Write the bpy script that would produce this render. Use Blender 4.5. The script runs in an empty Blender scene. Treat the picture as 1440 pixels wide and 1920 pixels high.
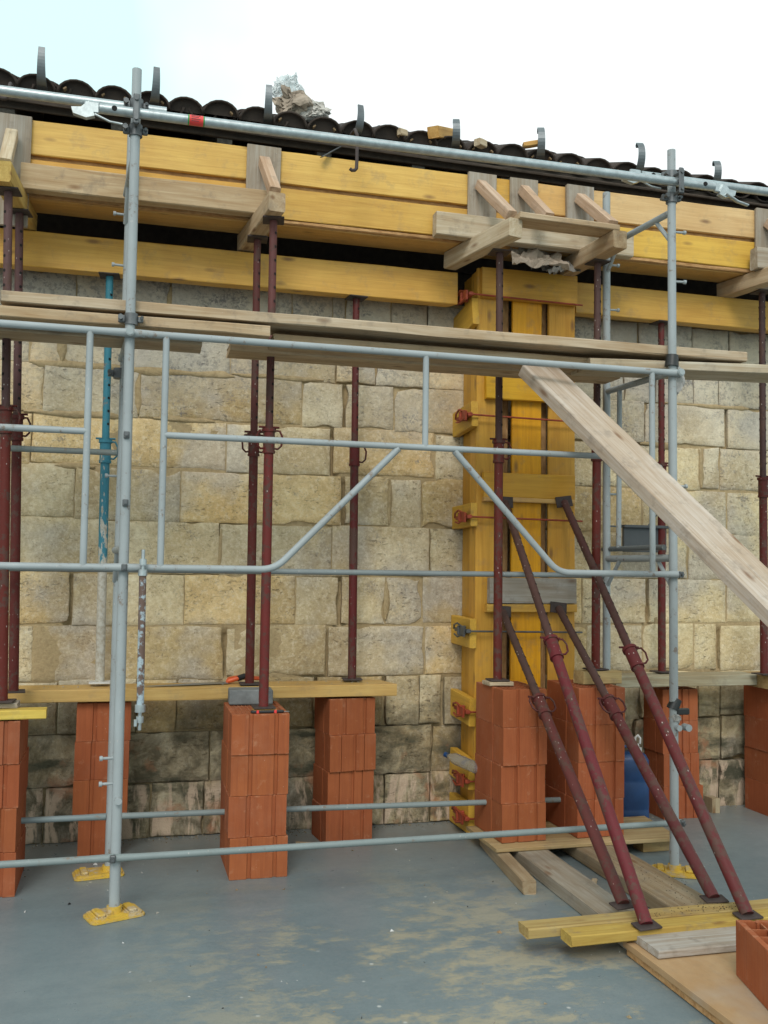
import bpy, math, random
from mathutils import Vector, Matrix, noise
random.seed(7)
S = bpy.context.scene
COL = S.collection
PI = math.pi

# ------------------------------------------------------------------ camera
cd = bpy.data.cameras.new('camera'); cam = bpy.data.objects.new('camera', cd); COL.objects.link(cam)
cr, cu, cw = Vector((.966407, -.256673, .013305)), Vector((-.02847, -.055454, .998055)), Vector((.255436, .964906, .060899))
cam.matrix_world = Matrix(((cr.x, cu.x, -cw.x, 0), (cr.y, cu.y, -cw.y, 0), (cr.z, cu.z, -cw.z, 1.65), (0, 0, 0, 1)))
cd.sensor_fit = 'VERTICAL'; cd.sensor_height = 36; cd.lens = 33.75; cd.clip_start = .05; cd.clip_end = 500
S.camera = cam
S.cycles.max_bounces = 6; S.cycles.diffuse_bounces = 3; S.cycles.glossy_bounces = 2
S.render.resolution_x, S.render.resolution_y = 768, 1024

# ------------------------------------------------------------------ sky and sun
SUN_EL, SUN_ROT = 41, 200          # degrees; overcast, light from high behind the camera
CLOUD = (3.1, .4, 1.7)
w = bpy.data.worlds.new('World'); S.world = w; w.use_nodes = True
nt = w.node_tree; nt.nodes.clear()
o = nt.nodes.new('ShaderNodeOutputWorld'); bg = nt.nodes.new('ShaderNodeBackground'); bg.inputs['Strength'].default_value = .12
sky = nt.nodes.new('ShaderNodeTexSky'); sky.sky_type = 'NISHITA'; sky.sun_disc = False
sky.sun_elevation = math.radians(SUN_EL); sky.sun_rotation = math.radians(SUN_ROT); sky.dust_density = 4; sky.air_density = 1.2
tc = nt.nodes.new('ShaderNodeTexCoord'); nz = nt.nodes.new('ShaderNodeTexNoise'); nz.inputs['Scale'].default_value = 1.5; nz.inputs['Detail'].default_value = 5; nz.inputs['Roughness'].default_value = .55
mp = nt.nodes.new('ShaderNodeMapping'); mp.inputs['Location'].default_value = CLOUD
rp = nt.nodes.new('ShaderNodeMapRange'); rp.inputs[1].default_value = .40; rp.inputs[2].default_value = .56
cl = nt.nodes.new('ShaderNodeMixRGB'); cl.inputs[1].default_value = (5.9, 8.15, 8.15, 1); cl.inputs[2].default_value = (8.2, 8.6, 8.5, 1)
mx = nt.nodes.new('ShaderNodeMixRGB'); mx.inputs[0].default_value = .9
nt.links.new(tc.outputs['Generated'], mp.inputs[0]); nt.links.new(mp.outputs[0], nz.inputs['Vector']); nt.links.new(nz.outputs[0], rp.inputs[0]); nt.links.new(rp.outputs[0], cl.inputs[0])
nt.links.new(sky.outputs[0], mx.inputs[1]); nt.links.new(cl.outputs[0], mx.inputs[2]); nt.links.new(mx.outputs[0], bg.inputs[0]); nt.links.new(bg.outputs[0], o.inputs[0])
sl = bpy.data.lights.new('sun', 'SUN'); sl.energy = 1.25; sl.angle = math.radians(22); sl.color = (1, .97, .92)
sun = bpy.data.objects.new('sun', sl); COL.objects.link(sun)
az, el = math.radians(SUN_ROT), math.radians(SUN_EL)
sdir = Vector((math.sin(az) * math.cos(el), math.cos(az) * math.cos(el), math.sin(el)))
sun.matrix_world = sdir.to_track_quat('Z', 'Y').to_matrix().to_4x4()
sun.location = (0, -3, 12)
vs = S.view_settings
vs.view_transform = 'Standard'; vs.look = 'None'; vs.gamma = 1; vs.use_curve_mapping = False; vs.exposure = .27

# ------------------------------------------------------------------ materials
class NT:
    def __init__(s, name):
        s.m = bpy.data.materials.new(name); s.m.use_nodes = True; s.t = s.m.node_tree; s.t.nodes.clear()
        s.out = s.t.nodes.new('ShaderNodeOutputMaterial'); s.b = s.n('ShaderNodeBsdfPrincipled')
        s.t.links.new(s.b.outputs[0], s.out.inputs[0])
    def n(s, ty, **kw):
        nd = s.t.nodes.new(ty)
        for k, v in kw.items():
            if k.startswith('p_'): setattr(nd, k[2:], v)
            else:
                key = int(k[1:]) if k[0] == 'i' and k[1:].isdigit() else k
                s.set(nd.inputs[key], v)
        return nd
    def set(s, sock, v):
        if isinstance(v, bpy.types.NodeSocket): s.t.links.new(v, sock)
        elif isinstance(v, bpy.types.Node): s.t.links.new(v.outputs[0], sock)
        else: sock.default_value = v
    def co(s, kind='Object', scale=(1, 1, 1), rand=True):
        v = s.n('ShaderNodeTexCoord').outputs[kind] if kind != 'World' else s.n('ShaderNodeNewGeometry').outputs['Position']
        if rand:
            r = s.n('ShaderNodeObjectInfo').outputs['Random']
            m = s.n('ShaderNodeMath', p_operation='MULTIPLY', i0=r, i1=53.7)
            v = s.n('ShaderNodeVectorMath', p_operation='ADD', i0=v, i1=m.outputs[0]).outputs[0]
        if scale != (1, 1, 1): v = s.n('ShaderNodeVectorMath', p_operation='MULTIPLY', i0=v, i1=scale).outputs[0]
        return v
    def noise(s, vec, sc=5., det=4., rough=.6, dist=0.):
        return s.n('ShaderNodeTexNoise', Vector=vec, Scale=sc, Detail=det, Roughness=rough, Distortion=dist).outputs[0]
    def vor(s, vec, sc=5., rnd=1.):
        return s.n('ShaderNodeTexVoronoi', Vector=vec, Scale=sc, Randomness=rnd).outputs['Distance']
    def rng(s, v, a, b, c=0., d=1.):
        return s.n('ShaderNodeMapRange', i0=v, i1=a, i2=b, i3=c, i4=d).outputs[0]
    def mul(s, a, b): return s.n('ShaderNodeMath', p_operation='MULTIPLY', i0=a, i1=b).outputs[0]
    def add(s, a, b): return s.n('ShaderNodeMath', p_operation='ADD', i0=a, i1=b).outputs[0]
    def mix(s, f, a, b, mode='MIX'):
        return s.n('ShaderNodeMixRGB', p_blend_type=mode, i0=f, i1=a, i2=b).outputs[0]
    def bump(s, h, st=.3, dist=.01):
        s.set(s.b.inputs['Normal'], s.n('ShaderNodeBump', Strength=st, Distance=dist, Height=h).outputs[0])
    def fin(s, col, rough=.7, metal=0., spec=.5):
        s.set(s.b.inputs['Base Color'], col); s.set(s.b.inputs['Roughness'], rough); s.set(s.b.inputs['Metallic'], metal)
        s.b.inputs['Specular IOR Level'].default_value = spec
        return s.m
def c3(r, g, b): return (r, g, b, 1)
M = {}

def mat_wood(name, grainstr, rough, spec, dirt):
    m = NT(name); v = m.co(); oc = m.n('ShaderNodeObjectInfo').outputs['Color']
    warp = m.noise(m.n('ShaderNodeVectorMath', p_operation='MULTIPLY', i0=v, i1=(1.3, 5, 5)).outputs[0], 1, 3)
    vv = m.n('ShaderNodeVectorMath', p_operation='MULTIPLY', i0=v, i1=(.9, 16, 16)).outputs[0]
    g1 = m.noise(vv, 1.6, 4, .62, 1.0)
    fine = m.noise(m.n('ShaderNodeVectorMath', p_operation='MULTIPLY', i0=v, i1=(4, 150, 150)).outputs[0], 1, 3)
    blot = m.noise(v, 2.3, 4)
    kn = m.vor(m.n('ShaderNodeVectorMath', p_operation='MULTIPLY', i0=v, i1=(2.6, 7.5, 7.5)).outputs[0], 1.1)
    knots = m.rng(kn, .05, .16, 1, 0)
    col = m.mix(m.rng(g1, .38, .66, 0, grainstr), oc, c3(.55, .40, .25), 'MULTIPLY')
    col = m.mix(m.rng(fine, .35, .7, 0, .3), col, c3(.6, .5, .38), 'MULTIPLY')
    col = m.mix(m.rng(blot, .35, .68, 0, .6), col, c3(.80, .68, .52), 'MULTIPLY')
    col = m.mix(m.mul(knots, .75), col, c3(.16, .075, .03))
    d = m.noise(v, 9, 4, .7)
    col = m.mix(m.rng(d, .54, .72, 0, dirt), col, c3(.16, .135, .11))
    spl = m.rng(m.vor(v, 26), .02, .055, .75, 0)
    col = m.mix(m.mul(spl, m.rng(m.noise(v, 4, 2), .55, .66)), col, c3(.62, .6, .55))
    m.bump(fine, .3, .003)
    M[name] = m.fin(col, m.rng(warp, .3, .7, rough - .1, rough + .1), 0, spec)
mat_wood('shutter_board', .30, .5, .35, .3)
mat_wood('raw_timber', .55, .82, .25, .5)

def mat_stone():
    m = NT('limestone'); v = m.co(); oi = m.n('ShaderNodeObjectInfo')
    wp = m.co('World', rand=False); z = m.n('ShaderNodeSeparateXYZ', i0=wp).outputs[2]
    big = m.noise(v, 2.1, 4, .62); med = m.noise(v, 9, 5, .7, .4)
    base = m.mix(m.rng(big, .33, .68), c3(.73, .58, .335), c3(.86, .76, .53))
    base = m.mix(m.rng(med, .42, .74, 0, .5), base, c3(.50, .385, .225))
    base = m.mix(1., base, oi.outputs['Color'], 'MULTIPLY')
    # tooling streaks and shelly pits, lying along the bed
    sv = m.n('ShaderNodeVectorMath', p_operation='MULTIPLY', i0=v, i1=(9, 9, 30)).outputs[0]
    st = m.noise(sv, 2.0, 4, .7, .8)
    base = m.mix(m.rng(st, .56, .72, 0, .32), base, c3(.34, .25, .14))
    pv = m.n('ShaderNodeVectorMath', p_operation='MULTIPLY', i0=v, i1=(26, 26, 58)).outputs[0]
    pit = m.mul(m.rng(m.noise(pv, 1., 3, .55, .6), .61, .68), m.mul(m.rng(m.noise(v, 4.5, 3), .36, .62), m.rng(oi.outputs['Random'], .0, 1., .25, 1.1)))
    base = m.mix(m.mul(pit, .62), base, c3(.17, .12, .07))
    fleck = m.mul(m.rng(m.vor(v, 60), .08, .16, 1, 0), m.rng(m.noise(v, 4, 3), .5, .62))
    base = m.mix(m.mul(fleck, .7), base, c3(.85, .79, .66))
    # broad weather stains running over the blocks
    ws = m.noise(wp, 1.15, 4, .6, .5); base = m.mix(m.rng(ws, .47, .62, 0, .6), base, c3(.37, .275, .15))
    wg = m.noise(m.n('ShaderNodeVectorMath', p_operation='ADD', i0=wp, i1=(11, 3, 5)).outputs[0], 1.3, 4, .62); base = m.mix(m.rng(wg, .49, .6, 0, .62), base, c3(.50, .465, .42))
    ch = m.noise(v, 34, 5, .8); base = m.mix(m.rng(ch, .42, .68, 0, .45), base, m.mix(1., base, c3(.62, .56, .48), 'MULTIPLY')); base = m.mix(m.rng(ch, .5, .34, 0, .35), base, c3(.86, .79, .63))
    sp2 = m.mul(m.rng(m.noise(v, 75, 3, .7), .56, .66), m.rng(med, .42, .6)); base = m.mix(m.mul(sp2, .7), base, c3(.19, .14, .085))
    # grey lichen specks on the weathered upper courses
    wn = m.noise(wp, 1.5, 5, .6)
    up = m.rng(m.add(z, m.mul(wn, 1.1)), 3.05, 3.65)
    lich = m.mul(m.rng(m.noise(wp, 38, 3, .65), .5, .6), m.rng(m.noise(wp, 3.2, 3), .42, .58))
    base = m.mix(m.mul(up, .6), base, c3(.54, .50, .44))
    base = m.mix(m.mul(m.mul(up, lich), .5), base, c3(.17, .165, .165))
    l2 = m.rng(m.noise(wp, 5, 5, .7), .56, .66)
    base = m.mix(m.mul(m.mul(l2, m.rng(z, 1.2, 2.8, .25, .8)), m.rng(m.noise(wp, 60, 2), .45, .58)), base, c3(.2, .19, .19))
    # damp, algae and old plaster on the bottom courses
    wn2 = m.noise(wp, 2.6, 4, .65)
    low = m.rng(m.add(z, m.mul(wn2, -1.2)), .36, -.1)
    damp = m.noise(wp, 6.5, 4, .7, .6)
    base = m.mix(m.mul(low, m.rng(damp, .3, .6, .25, .9)), base, c3(.095, .08, .05))
    mid = m.rng(m.noise(m.n('ShaderNodeVectorMath', p_operation='MULTIPLY', i0=wp, i1=(1.2, 1, 4)).outputs[0], 1.6, 5, .6), .53, .65)
    base = m.mix(m.mul(mid, m.rng(z, 1.0, .6, 0, .95)), base, c3(.075, .075, .05))
    ps = m.noise(m.n('ShaderNodeVectorMath', p_operation='MULTIPLY', i0=wp, i1=(9, 1, 2.2)).outputs[0], 1.3, 5, .65, .5)
    pl = m.mul(m.rng(z, .36, .28), m.rng(ps, .49, .57))
    base = m.mix(m.mul(pl, .8), base, c3(.60, .46, .34))
    rd = m.rng(m.noise(wp, 4.4, 5), .56, .66)
    base = m.mix(m.mul(m.mul(rd, m.rng(z, .66, .5)), .6), base, c3(.42, .19, .10))
    hn = m.noise(v, 16, 5, .78)
    h = m.add(m.mul(hn, 1.0), m.mul(pit, -.7))
    h = m.add(h, m.mul(m.noise(v, 70, 3, .7), .3))
    m.bump(h, .85, .012)
    M['limestone'] = m.fin(base, .93, 0, .2)
mat_stone()

def mat_mortar():
    m = NT('lime_mortar'); v = m.co(rand=False)
    n1 = m.noise(v, 3, 5); n2 = m.noise(v, 40, 5, .7)
    col = m.mix(n1, c3(.40, .285, .145), c3(.56, .445, .27)); col = m.mix(m.rng(n2, .4, .75, 0, .5), col, c3(.2, .14, .07))
    z = m.n('ShaderNodeSeparateXYZ', i0=m.co('World', rand=False)).outputs[2]
    col = m.mix(m.mul(m.rng(z, .75, .3, 0, .75), m.rng(n1, .3, .6)), col, c3(.09, .08, .055))
    m.bump(n2, .8, .01); M['lime_mortar'] = m.fin(col, .95, 0, .15)
mat_mortar()

def mat_brick():
    m = NT('fired_clay'); v = m.co(); oc = m.n('ShaderNodeObjectInfo').outputs['Color']
    n1 = m.noise(v, 4, 4); st = m.noise(m.n('ShaderNodeVectorMath', p_operation='MULTIPLY', i0=v, i1=(60, 60, 2.5)).outputs[0], 1.3, 4, .65)
    col = m.mix(m.rng(n1, .3, .7), c3(.29, .08, .028), c3(.36, .107, .04)); col = m.mix(1., col, oc, 'MULTIPLY')
    col = m.mix(m.rng(st, .42, .7, 0, .45), col, c3(.21, .058, .026))
    d = m.noise(v, 14, 4, .75); col = m.mix(m.rng(d, .6, .74, 0, .45), col, c3(.46, .24, .14))
    lz = m.n('ShaderNodeSeparateXYZ', i0=m.co(rand=False)).outputs[2]
    ed = m.n('ShaderNodeMath', p_operation='MAXIMUM', i0=m.rng(lz, .012, .0, 0, 1), i1=m.rng(lz, .2045, .2165, 0, 1)).outputs[0]
    col = m.mix(m.mul(ed, m.rng(m.noise(v, 22, 4, .7), .5, .68, 0, .5)), col, c3(.50, .27, .16))
    du = m.rng(m.noise(v, 2.2, 5, .7), .52, .72, 0, .16); col = m.mix(du, col, c3(.44, .27, .18))
    sp = m.mul(m.rng(m.vor(v, 34), .03, .075, 1, 0), m.rng(m.noise(v, 5, 2), .55, .65)); col = m.mix(m.mul(sp, .7), col, c3(.66, .56, .46))
    m.bump(m.add(m.mul(st, .5), m.mul(m.noise(v, 90, 3), .3)), .4, .003)
    M['fired_clay'] = m.fin(col, .86, 0, .25)
mat_brick()

def mat_floor():
    m = NT('concrete_slab'); v = m.co('World', rand=False)
    n1 = m.noise(v, .9, 4, .6); n2 = m.noise(v, 5, 5, .7); n3 = m.noise(v, 55, 4, .7)
    col = m.mix(m.rng(n1, .3, .7), c3(.125, .175, .197), c3(.195, .243, .258)); col = m.mix(m.rng(n2, .4, .75, 0, .55), col, c3(.105, .145, .162))
    col = m.mix(m.rng(n3, .35, .8, 0, .35), col, c3(.235, .255, .257))
    xyz = m.n('ShaderNodeSeparateXYZ', i0=v)
    # sandy sawdust trodden over the slab
    dx = m.rng(m.n('ShaderNodeMath', p_operation='ABSOLUTE', i0=m.add(xyz.outputs[0], -1.35)).outputs[0], .5, 1.5, 1, 0)
    dy = m.rng(m.n('ShaderNodeMath', p_operation='ABSOLUTE', i0=m.add(xyz.outputs[1], -3.6)).outputs[0], .6, 1.9, 1, 0)
    sv = m.n('ShaderNodeVectorMath', p_operation='MULTIPLY', i0=v, i1=(1, 1.6, 1)).outputs[0]
    s1 = m.noise(sv, 6.5, 8, .8, .2); s2 = m.noise(v, 1.6, 3)
    msk = m.mul(m.mul(dx, dy), m.rng(m.add(s1, m.mul(s2, .9)), .92, 1.06))
    col = m.mix(m.mul(msk, .58), col, c3(.42, .345, .205))
    g2 = m.rng(m.noise(v, 120, 2, .6), .62, .7, 0, .5); col = m.mix(g2, col, c3(.10, .115, .12))
    tr = m.noise(m.n('ShaderNodeVectorMath', p_operation='MULTIPLY', i0=v, i1=(1.2, 5, 1)).outputs[0], 1.6, 5, .7, 1.5); col = m.mix(m.rng(tr, .5, .7, 0, .25), col, c3(.115, .15, .165))
    # pale dust by the wall
    pd = m.mul(m.rng(xyz.outputs[1], 5.0, 6.0), m.rng(n2, .3, .65, .15, .75)); col = m.mix(pd, col, c3(.24, .23, .20))
    wv = m.mul(m.rng(m.vor(v, 6.5), .035, .07, 1, 0), m.rng(m.noise(v, 2.3, 2), .46, .55)); col = m.mix(m.mul(wv, .7), col, c3(.55, .56, .54))
    bk = m.rng(m.vor(v, 5.3), .012, .026, 1, 0); col = m.mix(m.mul(bk, .7), col, c3(.03, .03, .03))
    m.bump(m.add(m.mul(n2, .4), m.add(m.mul(n3, .25), m.mul(msk, .6))), .3, .006)
    M['concrete_slab'] = m.fin(col, m.add(m.rng(n2, .3, .7, .26, .5), m.mul(msk, .3)), 0, .4)
mat_floor()

def mat_paint(name, rust, rough, chips, spat, metal=0.):
    m = NT(name); v = m.co(); oc = m.n('ShaderNodeObjectInfo').outputs['Color']
    n1 = m.noise(v, 3.5, 5); n2 = m.noise(v, 24, 6, .7)
    col = m.mix(m.rng(n1, .3, .7, 0, .4), oc, m.mix(1., oc, c3(.62, .58, .55), 'MULTIPLY'))
    cm = m.rng(m.add(n2, m.mul(n1, .5)), .98 - chips, 1.06 - chips)
    col = m.mix(m.mul(cm, .9), col, rust)
    cement = m.mul(m.rng(m.vor(m.n('ShaderNodeVectorMath', p_operation='MULTIPLY', i0=v, i1=(1, 1, .6)).outputs[0], 42), .06, .15, 1, 0), m.rng(m.noise(v, 5, 3), .46, .58))
    col = m.mix(m.mul(cement, spat), col, c3(.55, .50, .46))
    m.bump(m.add(m.mul(cm, -.4), m.mul(n2, .25)), .3, .002)
    M[name] = m.fin(col, m.rng(n2, .35, .7, rough - .1, rough + .15), metal, .3)
mat_paint('prop_paint', c3(.085, .045, .035), .6, .22, .85)
def mat_peel():
    m = NT('peeling_paint'); v = m.co(); oc = m.n('ShaderNodeObjectInfo').outputs['Color']; z = m.n('ShaderNodeSeparateXYZ', i0=m.co(rand=False)).outputs[2]
    n1 = m.noise(m.n('ShaderNodeVectorMath', p_operation='MULTIPLY', i0=v, i1=(1, 1, .35)).outputs[0], 22, 5, .7); n2 = m.noise(v, 50, 3)
    msk = m.rng(m.add(n1, m.rng(z, 1.5, .3, -.22, .2)), .48, .52)
    col = m.mix(msk, oc, m.mix(m.rng(n2, .4, .65), c3(.50, .48, .42), c3(.36, .32, .25)))
    m.bump(msk, .3, .002); M['peeling_paint'] = m.fin(col, .6, 0, .4)
mat_peel()
mat_paint('scaffold_paint', c3(.20, .16, .13), .5, .12, .6)
mat_paint('rusty_paint', c3(.11, .05, .025), .5, .3, .5)

def simple(name, col, rough=.6, metal=0., nscale=8., var=.35, bump=.0, spec=.5):
    m = NT(name); v = m.co(); n1 = m.noise(v, nscale, 5, .65)
    c = m.mix(m.rng(n1, .3, .72, 0, 1), c3(*col), c3(*[x * (1 - var) for x in col]))
    if bump: m.bump(n1, bump, .006)
    M[name] = m.fin(c, rough, metal, spec); return m
simple('galvanised', (.50, .55, .56), .36, .75, 26, .35, .1)
simple('dark_steel', (.16, .17, .175), .5, .6, 14, .4, .15)
simple('zinc_strap', (.17, .19, .20), .42, .6, 10, .35, .1)
simple('rust_plate', (.075, .055, .05), .75, .2, 20, .5, .3)
simple('hole_black', (.006, .005, .005), .9, 0, 4, .1)
simple('orange_steel', (.40, .07, .03), .5, .1, 22, .55, .2)
def mat_plate():
    m = NT('yellow_plastic'); v = m.co(); n1 = m.noise(v, 16, 5, .7); n2 = m.noise(v, 45, 4, .7)
    c = m.mix(m.rng(n1, .35, .65), c3(.60, .40, .05), c3(.46, .29, .06)); c = m.mix(m.rng(n1, .5, .66, 0, .7), c, c3(.47, .44, .36)); c = m.mix(m.rng(n2, .58, .7, 0, .6), c, c3(.12, .09, .06))
    m.bump(n2, .4, .004); M['yellow_plastic'] = m.fin(c, .65, 0, .3)
mat_plate()
simple('blue_plastic', (.012, .055, .17), .38, 0, 6, .45, .05)
simple('white_plastic', (.62, .62, .6), .4, 0, 10, .2)
simple('black_plastic', (.02, .021, .022), .5, 0, 10, .3)
simple('orange_plastic', (.65, .10, .025), .4, 0, 10, .2)
simple('red_plastic', (.78, .055, .05), .4, 0, 10, .2)
simple('roof_tile', (.052, .036, .027), .8, 0, 9, .55, .5)
simple('tan_wood', (.27, .18, .095), .8, 0, 30, .3, .2)
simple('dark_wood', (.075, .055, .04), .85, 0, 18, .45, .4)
simple('grey_wood', (.20, .185, .16), .85, 0, 40, .7, .5)
simple('kraft_paper', (.40, .325, .25), .8, 0, 12, .35, .4)
simple('dusty_paper', (.25, .235, .21), .85, 0, 12, .35, .4)
simple('grey_wrap', (.36, .355, .335), .5, 0, 12, .35, .4)
simple('white_paper', (.58, .55, .50), .8, 0, 12, .25, .4)
simple('steel_blade', (.35, .36, .37), .35, .8, 20, .2)
simple('grey_plate', (.085, .092, .098), .55, .2, 8, .2)
simple('tape_black', (.02, .022, .022), .45, 0, 12, .3)
simple('plaster_drop', (.42, .39, .33), .9, 0, 12, .2)
def mat_osb():
    m = NT('strand_board'); v = m.co()
    a = m.noise(m.n('ShaderNodeVectorMath', p_operation='MULTIPLY', i0=v, i1=(14, 60, 60)).outputs[0], 1, 4); b = m.vor(v, 28)
    c = m.mix(m.rng(a, .3, .7), c3(.36, .19, .075), c3(.58, .36, .17)); c = m.mix(m.rng(b, .0, .6, .4, 0), c, c3(.22, .10, .04))
    m.bump(a, .5, .004); M['strand_board'] = m.fin(c, .85, 0, .2)
mat_osb()
def mat_ply():
    m = NT('film_plywood'); v = m.co(rand=False)
    a = m.noise(m.n('ShaderNodeVectorMath', p_operation='MULTIPLY', i0=v, i1=(3, 1, 1)).outputs[0], 2.5, 6, .65); b = m.noise(v, 30, 5, .7)
    c = m.mix(m.rng(a, .3, .7), c3(.36, .215, .10), c3(.45, .31, .175)); c = m.mix(m.rng(b, .5, .75, 0, .5), c, c3(.32, .22, .13))
    c = m.mix(m.rng(m.noise(v, 1.7, 4), .52, .66, 0, .6), c, c3(.40, .34, .27))
    m.bump(b, .3, .003); M['film_plywood'] = m.fin(c, .75, 0, .25)
mat_ply()
def mat_pet():
    m = NT('bottle_plastic'); v = m.co(); n1 = m.noise(v, 12, 4); m.b.inputs['Transmission Weight'].default_value = .85; m.b.inputs['IOR'].default_value = 1.2
    m.bump(n1, .3, .01); M['bottle_plastic'] = m.fin(m.mix(n1, c3(.55, .6, .6), c3(.7, .72, .72)), .18)
mat_pet()
def mat_plastic_bag():
    m = NT('clear_plastic'); v = m.co(); n1 = m.noise(v, 9, 4)
    m.b.inputs['Transmission Weight'].default_value = .55; m.b.inputs['IOR'].default_value = 1.15
    m.bump(n1, .6, .01); M['clear_plastic'] = m.fin(m.mix(n1, c3(.72, .78, .78), c3(.88, .9, .9)), .3)
mat_plastic_bag()

# ------------------------------------------------------------------ mesh helpers
WM = {}
def put(ob, mtx, parent=None):
    WM[ob] = mtx.copy()
    if parent is not None:
        ob.parent = parent; ob.matrix_basis = WM[parent].inverted() @ mtx
    else: ob.matrix_basis = mtx
def T(x, y=None, z=None): return Matrix.Translation(Vector((x, y, z)) if y is not None else Vector(x))
def RZ(a): return Matrix.Rotation(a, 4, 'Z')
def RX(a): return Matrix.Rotation(a, 4, 'X')
def RY(a): return Matrix.Rotation(a, 4, 'Y')
def frame(origin, xdir, up=(0, 0, 1)):
    x = Vector(xdir).normalized(); z = Vector(up); y = z.cross(x)
    if y.length < 1e-4: y = Vector((0, 1, 0)).cross(x)
    y.normalize(); z = x.cross(y)
    return Matrix(((x.x, y.x, z.x, origin[0]), (x.y, y.y, z.y, origin[1]), (x.z, y.z, z.z, origin[2]), (0, 0, 0, 1)))
class MB:
    def __init__(s): s.v = []; s.f = []; s.mi = []; s.sm = []
    def add(s, vs, fs, mi=0, sm=False, mtx=None):
        k = len(s.v); s.v += [tuple(mtx @ Vector(p)) if mtx else tuple(p) for p in vs]
        for f in fs: s.f.append(tuple(i + k for i in f)); s.mi.append(mi); s.sm.append(sm)
        return s
    def box(s, a, b, mi=0, bev=0., mtx=None):
        (x0, y0, z0), (x1, y1, z1) = a, b
        if bev <= 0:
            vs = [(x, y, z) for z in (z0, z1) for y in (y0, y1) for x in (x0, x1)]
            return s.add(vs, [(0, 2, 3, 1), (4, 5, 7, 6), (0, 1, 5, 4), (2, 6, 7, 3), (0, 4, 6, 2), (1, 3, 7, 5)], mi, False, mtx)
        e = bev
        ring = lambda z, k: [(x0 + k, y0 + k + e, z), (x0 + k + e, y0 + k, z), (x1 - k - e, y0 + k, z), (x1 - k, y0 + k + e, z), (x1 - k, y1 - k - e, z), (x1 - k - e, y1 - k, z), (x0 + k + e, y1 - k, z), (x0 + k, y1 - k - e, z)]
        vs = ring(z0, e * .7) + ring(z0 + e, 0) + ring(z1 - e, 0) + ring(z1, e * .7)
        fs = [tuple(range(7, -1, -1)), tuple(range(24, 32))]
        for r in range(3):
            for i in range(8): j = (i + 1) % 8; fs.append((r * 8 + i, r * 8 + j, r * 8 + 8 + j, r * 8 + 8 + i))
        return s.add(vs, fs, mi, False, mtx)
    def tube(s, pts, r, n=12, mi=0, caps=True, sm=True, flat=1.):
        pts = [Vector(p) for p in pts]; L = len(pts)
        rs = r if isinstance(r, (list, tuple)) else [r] * L
        tang = [(pts[min(i + 1, L - 1)] - pts[max(i - 1, 0)]).normalized() for i in range(L)]
        a = Vector((0, 0, 1)) if abs(tang[0].z) < .9 else Vector((0, 1, 0))
        u = (a - tang[0] * a.dot(tang[0])).normalized(); vs = []
        for i in range(L):
            u = (u - tang[i] * u.dot(tang[i])).normalized(); q = tang[i].cross(u)
            for k in range(n):
                t = 2 * PI * k / n; vs.append(pts[i] + (u * math.cos(t) + q * math.sin(t) * flat) * rs[i])
        fs = []
        for i in range(L - 1):
            for k in range(n): j = (k + 1) % n; fs.append((i * n + k, i * n + j, (i + 1) * n + j, (i + 1) * n + k))
        s.add(vs, fs, mi, sm)
        if caps:
            s.add(vs[:n], [tuple(range(n - 1, -1, -1))], mi); s.add(vs[-n:], [tuple(range(n))], mi)
        return s
    def prism(s, poly, depth, axis='y', off=0., mi=0, mtx=None):   # polygon in XZ extruded along Y (or in XY along Z)
        n = len(poly)
        P = (lambda p, d: (p[0], d, p[1])) if axis == 'y' else (lambda p, d: (p[0], p[1], d))
        vs = [P(p, off) for p in poly] + [P(p, off + depth) for p in poly]
        fs = [tuple(range(n)), tuple(range(2 * n - 1, n - 1, -1))] + [(i, n + i, n + (i + 1) % n, (i + 1) % n) for i in range(n)]
        return s.add(vs, fs, mi, False, mtx)
    def mesh(s, name, mats):
        me = bpy.data.meshes.new(name); me.from_pydata(s.v, [], s.f); me.update()
        for m in (mats if isinstance(mats, (list, tuple)) else [mats]): me.materials.append(M[m])
        me.polygons.foreach_set('material_index', s.mi); me.polygons.foreach_set('use_smooth', s.sm)
        import bmesh
        b = bmesh.new(); b.from_mesh(me); bmesh.ops.recalc_face_normals(b, faces=b.faces); b.to_mesh(me); b.free()
        return me
def link(name, me, mtx=None, parent=None, color=None):
    ob = bpy.data.objects.new(name, me); COL.objects.link(ob)
    put(ob, mtx if mtx is not None else Matrix.Identity(4), parent)
    if color: ob.color = (*color, 1)
    return ob
def tag(ob, label=None, cat=None, group=None, kind=None):
    if label: ob['label'] = label
    if cat: ob['category'] = cat
    if group: ob['group'] = group
    if kind or label: ob['kind'] = kind or 'thing'
    return ob
def thing(name, loc, label, cat, group=None, rz=0.):
    e = bpy.data.objects.new(name, None); COL.objects.link(e); e.empty_display_size = .1
    put(e, T(*loc) @ RZ(rz)); return tag(e, label, cat, group)
def part(name, mb, mats, parent, color=None, mtx=None):
    """geometry given in world coordinates; becomes a child with its own origin"""
    m0 = mtx if mtx is not None else T(WM[parent].translation)
    inv = m0.inverted()
    mb.v = [tuple(inv @ Vector(p)) for p in mb.v]
    return link(name, mb.mesh(name, mats), m0, parent, color)
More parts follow.
